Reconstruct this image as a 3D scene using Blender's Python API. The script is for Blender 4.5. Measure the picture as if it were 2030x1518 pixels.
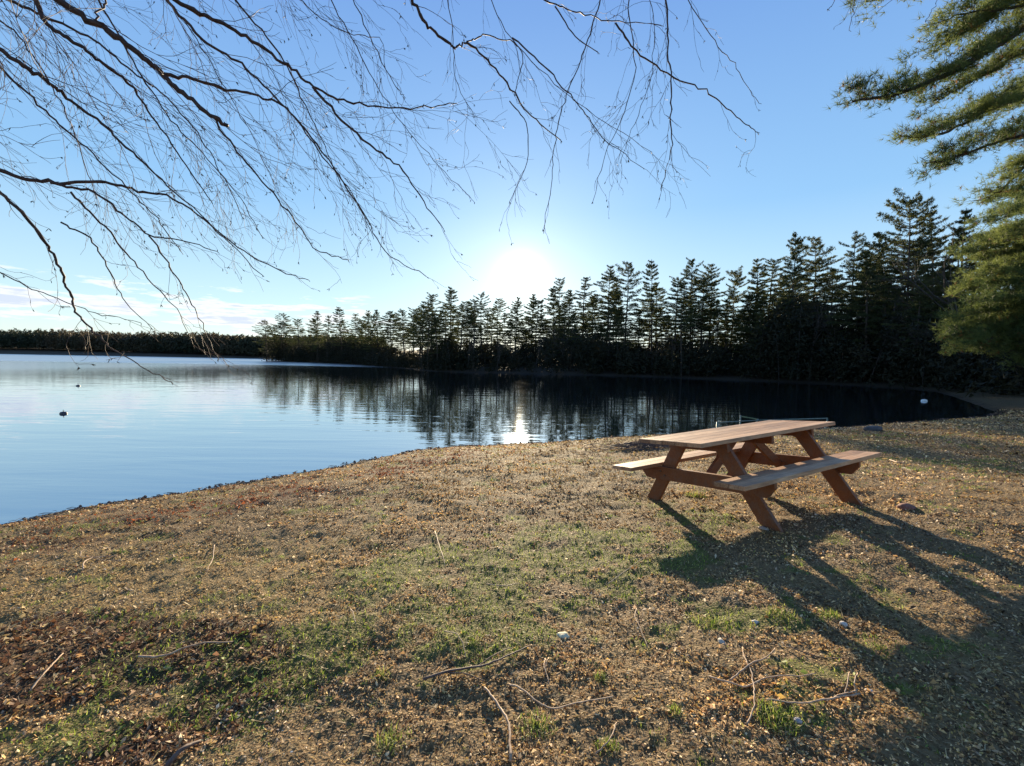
import bpy, math, random
import numpy as np
from mathutils import Vector, Matrix

for o in list(bpy.data.objects):
    bpy.data.objects.remove(o)
SC = bpy.context.scene
COL = SC.collection
random.seed(7)
RNG = np.random.default_rng(7)

# ------------------------------------------------------------------ camera
F, PITCH, ROLL, CAMZ = 920.0, 0.0490, 0.0158, 1.469      # focal length in photo pixels (photo 2030 x 1518)
ZW = -0.45                                                # water level
cam = bpy.data.cameras.new('camera')
cam.sensor_width = 36.0
cam.lens = F / 2030 * 36.0
cam.clip_start = 0.05
cam.clip_end = 6000
camo = bpy.data.objects.new('camera', cam)
COL.objects.link(camo)
fwd = Vector((0, math.cos(PITCH), -math.sin(PITCH)))
up0 = Vector((0, math.sin(PITCH), math.cos(PITCH)))
rt0 = Vector((1, 0, 0))
cr_, sr_ = math.cos(ROLL), math.sin(ROLL)
rt = rt0 * cr_ + up0 * sr_
up = up0 * cr_ - rt0 * sr_
camo.matrix_world = Matrix(((rt.x, up.x, -fwd.x, 0), (rt.y, up.y, -fwd.y, 0), (rt.z, up.z, -fwd.z, CAMZ), (0, 0, 0, 1)))
SC.camera = camo

# ------------------------------------------------------------------ light and sky
SUN_EL, SUN_AZ = 0.1775, 0.0165
SUN = Vector((math.sin(SUN_AZ) * math.cos(SUN_EL), math.cos(SUN_AZ) * math.cos(SUN_EL), math.sin(SUN_EL)))
SC.view_settings.view_transform = 'Standard'
SC.view_settings.look = 'None'
SC.view_settings.exposure = 1.55
SC.view_settings.gamma = 1
world = bpy.data.worlds.new('World')
SC.world = world
world.use_nodes = True
wt = world.node_tree
wt.nodes.clear()

def N(t, kind, **kw):
    n = t.nodes.new(kind)
    for k, v in kw.items():
        setattr(n, k, v)
    return n

def setin(n, **kw):
    for k, v in kw.items():
        n.inputs[k].default_value = v
    return n

def math_(t, op, a, b=None, c=None, clamp=False):
    n = t.nodes.new('ShaderNodeMath')
    n.operation = op
    n.use_clamp = clamp
    for i, v in enumerate((a, b, c)):
        if v is None:
            continue
        if isinstance(v, (int, float)):
            n.inputs[i].default_value = v
        else:
            t.links.new(v, n.inputs[i])
    return n.outputs[0]

def mixc(t, fac, a, b, mode='MIX'):
    n = t.nodes.new('ShaderNodeMix')
    n.data_type = 'RGBA'
    n.blend_type = mode
    n.clamp_factor = True
    for i, v in ((0, fac), (6, a), (7, b)):
        if isinstance(v, (int, float)):
            n.inputs[i].default_value = v
        elif isinstance(v, (tuple, list)):
            n.inputs[i].default_value = (v[0], v[1], v[2], 1)
        else:
            t.links.new(v, n.inputs[i])
    return n.outputs[2]

sky = N(wt, 'ShaderNodeTexSky', sky_type='NISHITA', sun_disc=False, sun_elevation=SUN_EL, sun_rotation=SUN_AZ,
        altitude=100, air_density=1.0, dust_density=0.1, ozone_density=2.5)
tc = N(wt, 'ShaderNodeTexCoord')
dotn = N(wt, 'ShaderNodeVectorMath', operation='DOT_PRODUCT')
nrm = N(wt, 'ShaderNodeVectorMath', operation='NORMALIZE')
wt.links.new(tc.outputs['Generated'], nrm.inputs[0])
wt.links.new(nrm.outputs[0], dotn.inputs[0])
dotn.inputs[1].default_value = SUN
sep = N(wt, 'ShaderNodeSeparateXYZ')
wt.links.new(nrm.outputs[0], sep.inputs[0])
clear = ramp_w = wt.nodes.new('ShaderNodeValToRGB')
elr = math_(wt, 'ARCSINE', sep.outputs[2])
e_ = clear.color_ramp.elements
for _ in range(3): e_.new(0.5)
for i_, (p_, c_) in enumerate([(0.0, (6.6, 7.4, 7.2)), (0.10, (4.8, 6.7, 7.6)), (0.30, (2.4, 4.6, 7.3)), (0.62, (1.5, 3.1, 6.5)), (1.0, (0.8, 2.0, 5.2))]):
    e_[i_].position = p_; e_[i_].color = (c_[0], c_[1], c_[2], 1)
wt.links.new(elr, clear.inputs[0])
skycol = mixc(wt, 0.72, sky.outputs[0], clear.outputs[0])
# thin low clouds: a band just above the horizon, away from the sun to the left
az = math_(wt, 'ARCTAN2', sep.outputs[0], sep.outputs[1])
el = math_(wt, 'ARCSINE', sep.outputs[2])
cv = N(wt, 'ShaderNodeCombineXYZ')
wt.links.new(math_(wt, 'MULTIPLY', az, 5.0), cv.inputs[0])
wt.links.new(math_(wt, 'MULTIPLY', el, 34.0), cv.inputs[1])
cn = setin(N(wt, 'ShaderNodeTexNoise'), Scale=1.55, Detail=7.0, Roughness=0.6, Lacunarity=2.1)
wt.links.new(cv.outputs[0], cn.inputs['Vector'])
band = math_(wt, 'MULTIPLY', math_(wt, 'SUBTRACT', 1.0, math_(wt, 'ABSOLUTE', math_(wt, 'DIVIDE', math_(wt, 'SUBTRACT', el, 0.078), 0.062)), clamp=True), 1.0)
leftm = math_(wt, 'MULTIPLY', math_(wt, 'SUBTRACT', -0.10, az), 4.0, clamp=True)
cm = math_(wt, 'ADD', cn.outputs[0], math_(wt, 'MULTIPLY', math_(wt, 'MULTIPLY', band, leftm), 0.22))
cmask = math_(wt, 'MULTIPLY', math_(wt, 'SUBTRACT', cm, 0.64), 11.0, clamp=True)
cmask = math_(wt, 'MULTIPLY', cmask, math_(wt, 'MULTIPLY', leftm, math_(wt, 'MULTIPLY', band, 2.5, clamp=True)))
cshade = math_(wt, 'MULTIPLY', math_(wt, 'SUBTRACT', cm, 0.665), 8.0, clamp=True)
ccol = mixc(wt, cshade, (9.4, 8.9, 8.3), (5.0, 5.4, 6.6))
skycl = mixc(wt, math_(wt, 'MULTIPLY', cmask, 0.8), skycol, ccol)
# aureole and disc of the sun (function of the angle to the sun only)
ang = math_(wt, 'ARCCOSINE', math_(wt, 'MINIMUM', dotn.outputs['Value'], 0.999999))
g1 = math_(wt, 'MULTIPLY', math_(wt, 'EXPONENT', math_(wt, 'MULTIPLY', ang, -1 / 0.011)), 90.0)
g2 = math_(wt, 'MULTIPLY', math_(wt, 'EXPONENT', math_(wt, 'MULTIPLY', ang, -1 / 0.13)), 3.6)
g0 = math_(wt, 'MULTIPLY', math_(wt, 'EXPONENT', math_(wt, 'MULTIPLY', ang, -1 / 0.005)), 700.0)
glow = math_(wt, 'ADD', g0, math_(wt, 'ADD', g1, g2))
gcol = N(wt, 'ShaderNodeVectorMath', operation='SCALE')
gcol.inputs[0].default_value = (1.0, 0.90, 0.72)
wt.links.new(glow, gcol.inputs['Scale'])
tot = mixc(wt, 1.0, skycl, gcol.outputs[0], 'ADD')
bg = setin(N(wt, 'ShaderNodeBackground'), Strength=0.051)
wt.links.new(tot, bg.inputs[0])
wo = N(wt, 'ShaderNodeOutputWorld')
wt.links.new(bg.outputs[0], wo.inputs[0])

sl = bpy.data.lights.new('sun', 'SUN')
sl.energy = 5.0
sl.angle = math.radians(0.5)
sl.color = (1.0, 0.82, 0.55)
slo = bpy.data.objects.new('sun', sl)
slo.rotation_euler = SUN.to_track_quat('Z', 'Y').to_euler()
slo.location = (0, 0, 60)
COL.objects.link(slo)
SC.cycles.use_denoising = True
SC.cycles.max_bounces = 6
SC.cycles.sample_clamp_indirect = 6
SC.cycles.transparent_max_bounces = 8

# ------------------------------------------------------------------ helpers
def ray(px, py):
    """direction through a photo pixel, scaled so that its distance along the ground axis (y) is 1"""
    d = fwd + rt * ((px - 1015) / F) + up * (-(py - 759) / F)
    return np.array(d / d.y)

def at(px, py, dist):
    """the point at ground distance dist (metres ahead) seen at a photo pixel"""
    return np.array((0, 0, CAMZ)) + ray(px, py) * dist

def on_level(px, py, z):
    r = ray(px, py)
    return np.array((0, 0, CAMZ)) + r * ((z - CAMZ) / r[2])

def tag(o, label=None, cat=None, group=None, kind=None):
    if label: o['label'] = label
    if cat: o['category'] = cat
    if group: o['group'] = group
    if kind: o['kind'] = kind
    return o

def link(name, data, parent=None, loc=None):
    o = bpy.data.objects.new(name, data)
    COL.objects.link(o)
    if parent is not None:
        o.parent = parent
    if loc is not None:
        o.location = loc
    return o

def mesh_np(name, V, faces, mat, smooth=False, cols=None):
    """V (n,3); faces: (m,k) array of k-gons, or list of such arrays"""
    if not isinstance(faces, list):
        faces = [faces]
    faces = [np.asarray(f, dtype=np.int32) for f in faces if len(f)]
    me = bpy.data.meshes.new(name)
    V = np.asarray(V, dtype=np.float32)
    me.vertices.add(len(V))
    me.vertices.foreach_set('co', V.ravel())
    nl = sum(f.size for f in faces)
    npoly = sum(len(f) for f in faces)
    me.loops.add(nl)
    me.polygons.add(npoly)
    me.loops.foreach_set('vertex_index', np.concatenate([f.ravel() for f in faces]))
    tot = np.concatenate([np.full(len(f), f.shape[1], dtype=np.int32) for f in faces])
    start = np.concatenate([[0], np.cumsum(tot)[:-1]]).astype(np.int32)
    me.polygons.foreach_set('loop_start', start)
    me.update(calc_edges=True)
    me.polygons.foreach_set('use_smooth', np.full(npoly, bool(smooth)))
    if cols is not None:
        for nm, c in cols.items():
            a = me.color_attributes.new(nm, 'FLOAT_COLOR', 'POINT')
            c = np.asarray(c, dtype=np.float32)
            if c.shape[1] == 3:
                c = np.hstack([c, np.ones((len(c), 1), np.float32)])
            a.data.foreach_set('color', c.ravel())
    me.materials.append(mat)
    me.validate()
    return me

class Geo:
    """collects vertices and faces for ONE mesh"""
    def __init__(s):
        s.V = []; s.q = []; s.t = []; s.n = 0; s.p = []
    def add(s, V, quads=None, tris=None):
        V = np.asarray(V, float)
        if quads is not None and len(quads): s.q.append(np.asarray(quads) + s.n)
        if tris is not None and len(tris): s.t.append(np.asarray(tris) + s.n)
        s.V.append(V); s.n += len(V)
    def tube(s, pts, rad, sides=5, cap=True):
        pts = np.asarray(pts, float); n = len(pts)
        rad = np.broadcast_to(np.asarray(rad, float), (n,))
        tg = np.gradient(pts, axis=0)
        tg /= np.linalg.norm(tg, axis=1)[:, None] + 1e-9
        ref = np.array((0.31, 0.17, 0.93)) if abs(tg[0][2]) < 0.8 else np.array((1.0, 0.2, 0.1))
        a = np.cross(tg, ref); a /= np.linalg.norm(a, axis=1)[:, None] + 1e-9
        b = np.cross(tg, a)
        th = np.arange(sides) * 2 * math.pi / sides
        ring = (a[:, None, :] * np.cos(th)[None, :, None] + b[:, None, :] * np.sin(th)[None, :, None]) * rad[:, None, None] + pts[:, None, :]
        V = ring.reshape(-1, 3)
        i = np.arange(n - 1)[:, None] * sides
        j = np.arange(sides)[None, :]
        k = (j + 1) % sides
        q = np.stack([i + j, i + k, i + sides + k, i + sides + j], -1).reshape(-1, 4)
        s.add(V, q)
        if cap and sides >= 3:
            for base, flip in ((0, True), ((n - 1) * sides, False)):
                idx = [[base, base + m, base + m + 1] for m in range(1, sides - 1)]
                if flip: idx = [[x[0], x[2], x[1]] for x in idx]
                s.t.append(np.asarray(idx) + s.n - len(V))
    def box(s, c, h, R=None, bev=0.0):
        """box with optional rotation matrix R (columns = axes); bev chamfers the long edges"""
        c = np.asarray(c, float); h = np.asarray(h, float)
        R = np.eye(3) if R is None else np.asarray(R, float)
        if bev <= 0:
            V = np.array([(x, y, z) for x in (-1, 1) for y in (-1, 1) for z in (-1, 1)], float) * h
            q = [(0, 1, 3, 2), (4, 6, 7, 5), (0, 4, 5, 1), (2, 3, 7, 6), (0, 2, 6, 4), (1, 5, 7, 3)]
            s.add(V @ R.T + c, q)
        else:
            hy, hz, b = h[1], h[2], bev
            prof = [(-hy + b, -hz), (hy - b, -hz), (hy, -hz + b), (hy, hz - b), (hy - b, hz), (-hy + b, hz), (-hy, hz - b), (-hy, -hz + b)]
            V = []
            xs = [(-h[0], b), (-h[0] + b, 0), (h[0] - b, 0), (h[0], b)]
            for x, inset in xs:
                for (y, z) in prof:
                    sy = (abs(hy) - inset) / hy; sz = (abs(hz) - inset) / hz
                    V.append((x, y * sy, z * sz))
            q = []
            for r in range(3):
                for k in range(8):
                    q.append((r * 8 + k, r * 8 + (k + 1) % 8, (r + 1) * 8 + (k + 1) % 8, (r + 1) * 8 + k))
            t = []
            for m in range(1, 7):
                t.append((0, m + 1, m)); t.append((24, 24 + m, 25 + m))
            s.add(np.array(V) @ R.T + c, q, t)
    def build(s, name, mat, parent=None, smooth=False, loc=None):
        V = np.concatenate(s.V)
        fs = []
        if s.q: fs.append(np.concatenate(s.q))
        if s.t: fs.append(np.concatenate(s.t))
        me = mesh_np(name, V, fs, mat, smooth)
        return link(name, me, parent, loc)
    def mesh(s, name, mat, smooth=False):
        V = np.concatenate(s.V)
        fs = []
        if s.q: fs.append(np.concatenate(s.q))
        if s.t: fs.append(np.concatenate(s.t))
        return mesh_np(name, V, fs, mat, smooth)

# value noise -------------------------------------------------------
def vnoise(x, y, seed=0):
    xi = np.floor(x).astype(np.int64); yi = np.floor(y).astype(np.int64)
    fx = x - xi; fy = y - yi
    fx = fx * fx * (3 - 2 * fx); fy = fy * fy * (3 - 2 * fy)
    def h(a, b):
        n = (a * 374761393 + b * 668265263 + seed * 1442695041) & 0xffffffff
        n = ((n ^ (n >> 13)) * 1274126177) & 0xffffffff
        return ((n ^ (n >> 16)) & 0xffff) / 65535.0
    a = h(xi, yi); b = h(xi + 1, yi); c = h(xi, yi + 1); d = h(xi + 1, yi + 1)
    return (a * (1 - fx) + b * fx) * (1 - fy) + (c * (1 - fx) + d * fx) * fy

def fbm(x, y, oct=4, seed=0):
    s = 0; a = 0.5; tot = 0
    for k in range(oct):
        s = s + a * vnoise(x * 2 ** k + 13.7 * k, y * 2 ** k - 7.1 * k, seed + k)
        tot += a; a *= 0.5
    return s / tot

def sstep(a, b, x):
    t = np.clip((x - a) / (b - a), 0, 1)
    return t * t * (3 - 2 * t)

# materials ----------------------------------------------------------
def new_mat(name):
    m = bpy.data.materials.new(name)
    m.use_nodes = True
    t = m.node_tree
    t.nodes.clear()
    out = t.nodes.new('ShaderNodeOutputMaterial')
    return m, t, out

def noise_tex(t, scale, detail=5, rough=0.55, coord='Object', vec=None, dist=0.0, mapscale=None):
    n = t.nodes.new('ShaderNodeTexNoise')
    n.inputs['Scale'].default_value = scale
    n.inputs['Detail'].default_value = detail
    n.inputs['Roughness'].default_value = rough
    n.inputs['Distortion'].default_value = dist
    c = t.nodes.new('ShaderNodeTexCoord')
    src = c.outputs[coord]
    if mapscale:
        mp = t.nodes.new('ShaderNodeMapping')
        mp.inputs['Scale'].default_value = mapscale
        t.links.new(src, mp.inputs[0]); src = mp.outputs[0]
    t.links.new(src, n.inputs['Vector'])
    return n.outputs[0]

def ramp(t, fac, stops):
    n = t.nodes.new('ShaderNodeValToRGB')
    e = n.color_ramp.elements
    while len(e) < len(stops): e.new(0.5)
    for i, (p, c) in enumerate(stops):
        e[i].position = p
        e[i].color = (c[0], c[1], c[2], 1) if isinstance(c, tuple) else (c, c, c, 1)
    t.links.new(fac, n.inputs[0])
    return n.outputs[0]

def bump(t, h, strength, dist):
    b = t.nodes.new('ShaderNodeBump')
    b.inputs['Strength'].default_value = strength
    b.inputs['Distance'].default_value = dist
    t.links.new(h, b.inputs['Height'])
    return b.outputs[0]

def principled(t, out, col, rough=0.8, normal=None, spec=0.3, metal=0.0):
    p = t.nodes.new('ShaderNodeBsdfPrincipled')
    for k, v in (('Base Color', col), ('Roughness', rough), ('Metallic', metal), ('Specular IOR Level', spec)):
        if isinstance(v, tuple): p.inputs[k].default_value = (v[0], v[1], v[2], 1)
        elif isinstance(v, (int, float)): p.inputs[k].default_value = v
        else: t.links.new(v, p.inputs[k])
    if normal is not None: t.links.new(normal, p.inputs['Normal'])
    if out is not None: t.links.new(p.outputs[0], out.inputs[0])
    return p

def rough_mat(name, c1, c2, scale=8, rough=0.85, bstr=0.5, bdist=0.01, spec=0.25, mapscale=None, metal=0.0, c3=None):
    m, t, out = new_mat(name)
    n = noise_tex(t, scale, 6, 0.6, mapscale=mapscale)
    st = [(0.3, c1), (0.7, c2)] if c3 is None else [(0.3, c1), (0.52, c2), (0.7, c3)]
    principled(t, out, ramp(t, n, st), rough, bump(t, n, bstr, bdist), spec, metal)
    return m

def leaf_mat(name, c1, c2, trans=0.35, scale=1.2, attr=None, rough=0.6, spec=0.2, coord='Object'):
    m, t, out = new_mat(name)
    if attr:
        a = t.nodes.new('ShaderNodeAttribute'); a.attribute_name = attr
        col = a.outputs['Color']
    else:
        n = noise_tex(t, scale, 4, 0.6, coord=coord)
        g = t.nodes.new('ShaderNodeObjectInfo')
        n2 = math_(t, 'ADD', n, math_(t, 'MULTIPLY', math_(t, 'SUBTRACT', g.outputs['Random'], 0.5), 0.25))
        col = ramp(t, n2, [(0.3, c1), (0.68, c2)])
    p = principled(t, None, col, rough, None, spec)
    tr = t.nodes.new('ShaderNodeBsdfTranslucent')
    t.links.new(col, tr.inputs[0])
    mx = t.nodes.new('ShaderNodeMixShader')
    mx.inputs[0].default_value = trans
    t.links.new(p.outputs[0], mx.inputs[1]); t.links.new(tr.outputs[0], mx.inputs[2])
    t.links.new(mx.outputs[0], out.inputs[0])
    return m

M_BARK = rough_mat('pine_bark', (0.03, 0.023, 0.018), (0.10, 0.075, 0.055), 6, bdist=0.02, mapscale=(1, 1, 0.25))
M_TWIG = rough_mat('branch_bark', (0.03, 0.018, 0.015), (0.10, 0.062, 0.05), 30, rough=0.65, spec=0.25, bdist=0.002)
M_BUD = leaf_mat('bud', (0.05, 0.035, 0.015), (0.12, 0.085, 0.035), 0.3, 40)
M_NEEDLE = leaf_mat('far_needles', (0.035, 0.048, 0.017), (0.10, 0.105, 0.032), 0.40, 0.35)
M_NEEDLE_NEAR = leaf_mat('near_needles', (0.05, 0.078, 0.027), (0.185, 0.215, 0.06), 0.5, 1.6)
M_DEAD = leaf_mat('dead_needles', (0.14, 0.06, 0.02), (0.26, 0.13, 0.04), 0.4, 3)
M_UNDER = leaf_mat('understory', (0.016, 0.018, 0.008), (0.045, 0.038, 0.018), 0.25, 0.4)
M_FARWOOD = leaf_mat('far_wood', (0.035, 0.045, 0.026), (0.15, 0.10, 0.06), 0.3, 0.012)  # tones lifted slightly to imitate haze over the distance
M_BARE = rough_mat('bare_bark', (0.035, 0.028, 0.022), (0.085, 0.068, 0.055), 10, bdist=0.01)

M_STICK = rough_mat('dry_stick', (0.22, 0.13, 0.08), (0.52, 0.38, 0.26), 45, 0.7, bdist=0.002)
M_STICKD = rough_mat('dark_stick', (0.06, 0.04, 0.035), (0.16, 0.11, 0.09), 45, 0.7, bdist=0.002)

# ------------------------------------------------------------------ terrain
def shore_world(L):
    return [tuple(on_level(px, py, ZW)[:2]) for px, py in L]

NEAR = shore_world([(0, 1040), (90, 1022), (200, 1002), (310, 984), (400, 968), (500, 953), (600, 935), (680, 921), (750, 906), (820, 893), (880, 886),
                    (960, 884), (1020, 880), (1090, 877), (1150, 872), (1200, 867), (1250, 866), (1330, 862), (1430, 857), (1550, 852), (1680, 847),
                    (1760, 840), (1850, 833), (1920, 829), (1960, 826)])
FAR = shore_world([(1975, 816), (1930, 800), (1890, 786), (1850, 775), (1770, 768), (1700, 764), (1600, 759), (1530, 756), (1400, 751), (1300, 747), (1200, 744), (1100, 741),
                   (1000, 739), (920, 738), (845, 735), (780, 728.5), (710, 723), (660, 720.5), (600, 718), (560, 716.6), (531, 716.2)])
LAKE = [(-1500, -500), (-200, -400), (-40, -60), (-15, -12), (-9.5, 1.0)] + NEAR + FAR + \
       [(-97, 181), (-92, 192), (-60, 205), (20, 230), (60, 275), (-20, 345), (-180, 365), (-330, 425), (-640, 525), (-1500, 700)]
LAKE = np.array(LAKE)

def seg_dist(P, poly):
    best = np.full(len(P), 1e18)
    for i in range(len(poly)):
        a = poly[i]; b = poly[(i + 1) % len(poly)]
        ab = b - a
        t = np.clip(((P - a) @ ab) / (ab @ ab + 1e-12), 0, 1)
        d = P - a - t[:, None] * ab
        best = np.minimum(best, (d * d).sum(1))
    return np.sqrt(best)

def inside(P, poly):
    c = np.zeros(len(P), bool)
    x, y = P[:, 0], P[:, 1]
    for i in range(len(poly)):
        x1, y1 = poly[i]; x2, y2 = poly[(i + 1) % len(poly)]
        if y1 == y2: continue
        m = ((y1 > y) != (y2 > y)) & (x < (x2 - x1) * (y - y1) / (y2 - y1) + x1)
        c ^= m
    return c

TX, TY, TPHI = 2.511, 4.86, 0.5172

def ground_z(P, fine=True):
    """terrain height; P (n,2). Returns z, shore distance (positive on land)"""
    P = np.asarray(P, float)
    d = seg_dist(P, LAKE)
    d = np.where(inside(P, LAKE), -d, d)
    x, y = P[:, 0], P[:, 1]
    r = np.hypot(x, y)
    wob = ((fbm(x * 0.9, y * 0.9, 4, 5) - 0.5) * 0.35 + (fbm(x * 5, y * 5, 3, 6) - 0.5) * 0.16) * sstep(60, 5, r)
    dd = d + wob
    land = 0.20 * (1 - np.exp(-np.maximum(dd, 0) / 1.5)) + np.where(dd < 8, 0.045 * dd, 0.36 + 0.012 * (dd - 8))
    nearw = sstep(34, 22, y + 0.02 * x)
    farland = 0.10 * np.minimum(dd, 6) + 0.02 * np.clip(dd - 6, 0, 70)
    z = np.where(dd > 0, land * nearw + farland * (1 - nearw), np.maximum(0.09 * dd, -2.0))
    # the ground drops a little along the table
    c, s = math.cos(TPHI), math.sin(TPHI)
    u = (x - TX) * c + (y - TY) * s
    v = -(x - TX) * s + (y - TY) * c
    z = z + (0.045 * u - 0.044 * v) * np.exp(-(u * u / 5.5 + v * v / 4.0)) * sstep(0, 2, dd)
    z = z + 0.15 * sstep(2.2, 4.2, x - 0.25 * y) * sstep(6.5, 3.5, y) * sstep(-4, 0, y)  # rise added at the right so the tabletop shadow lands closer to the table
    z = z + ZW
    if fine:
        nf = sstep(40, 8, r)
        on = sstep(-0.2, 0.8, dd)
        z = z + nf * on * ((fbm(x * 1.1, y * 1.1, 3, 11) - 0.5) * 0.07)
        z = z + nf * on * ((fbm(x * 6, y * 6, 3, 21) - 0.5) * 0.030)
        z = z + nf * on * sstep(16, 4, r) * ((fbm(x * 30, y * 30, 3, 31) - 0.5) * 0.018)
    return z, dd

def gz(x, y):
    return float(ground_z(np.array([[x, y]]))[0][0])

# how mossy / how dry the ground is, in metres on the ground
def ground_at(px, py):
    """where the line through a photo pixel meets the ground"""
    r = ray(px, py); o = np.array((0, 0, CAMZ)); t = 0.3
    T = np.concatenate([np.arange(0.4, 12, 0.02), np.arange(12, 40, 0.1)])
    P = o + T[:, None] * r
    z = ground_z(P[:, :2], False)[0]
    k = np.argmax(P[:, 2] <= z)
    return P[k, :2]

MOSS = []
for (px_, py_, sx_, sy_, a_) in [(330, 1230, .5, .35, .7), (480, 1340, .5, .25, .9), (300, 1340, .4, .2, .7), (700, 1190, .8, .4, .6), (900, 1110, .8, .6, 1.0), (1060, 1080, .8, .6, 1.0), (1230, 1090, .6, .5, .8),
        (960, 1290, .35, .18, .8), (1330, 1030, .6, .4, .9), (1410, 1235, .3, .16, .9), (1560, 1220, .35, .14, .9), (1740, 1290, .4, .14, .7), (1540, 1440, .12, .08, 1.0), (750, 1350, .1, .06, 1.),
        (1950, 930, 1.6, .7, .8), (1780, 910, 1.2, .5, .6), (620, 1270, .5, .3, .7), (120, 1450, .3, .12, .8), (260, 1470, .2, .1, .7), (1900, 862, 3, .7, .7), (1520, 985, .5, .3, .7), (1060, 1250, .6, .3, .5), (860, 1490, .25, .08, .6), (1180, 1130, .8, .5, .7)]:
    g_ = ground_at(px_, py_)
    MOSS.append((g_[0], g_[1], sx_, sy_, a_))
def moss_w(x, y):
    m = 0
    for (cx, cy, sx, sy, a) in MOSS:
        m = m + a * np.exp(-(((x - cx) / sx) ** 2 + ((y - cy) / sy) ** 2))
    n = fbm(x * 3.1, y * 3.1, 4, 41)
    n2 = fbm(x * 9, y * 9, 3, 47)
    return np.clip((np.minimum(m, 1.1) * 0.58 + (n - .5) * 1.7 + (n2 - .5) * 1.5 - 0.30) * 2.6, 0, 1)

LEAFY = []
for (px_, py_, sx_, sy_, a_) in [(40, 1330, .55, .35, 1.0), (180, 1275, .6, .3, 1.0), (330, 1290, .5, .25, .9), (480, 1260, .45, .2, .6), (60, 1240, .4, .22, .8), (430, 1390, .3, .12, .7), (330, 1450, .3, .1, .6), (250, 1500, .3, .08, .6), (520, 1350, .25, .1, .6), (720, 1480, .3, .08, .3)]:
    g_ = ground_at(px_, py_)
    LEAFY.append((g_[0], g_[1], sx_, sy_, a_))
GOLD = tuple(ground_at(230, 1170))
def leafy_w(x, y):
    m = 0
    for (cx, cy, sx, sy, a) in LEAFY:
        m = m + a * np.exp(-(((x - cx) / sx) ** 2 + ((y - cy) / sy) ** 2))
    return np.clip((np.minimum(m, 1.0) * 0.9 + fbm(x * 4, y * 4, 3, 91) * 0.9 - 0.75) * 3, 0, 1)

def straw_w(x, y):
    m = 1.25 * np.exp(-(((x - GOLD[0]) / 1.6) ** 2 + ((y - GOLD[1]) / .65) ** 2))
    n = fbm(x * 2.3, y * 2.3, 4, 51)
    return np.clip((m * 0.8 + n * 0.9 - 0.5) * 2.6, 0, 1)

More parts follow.
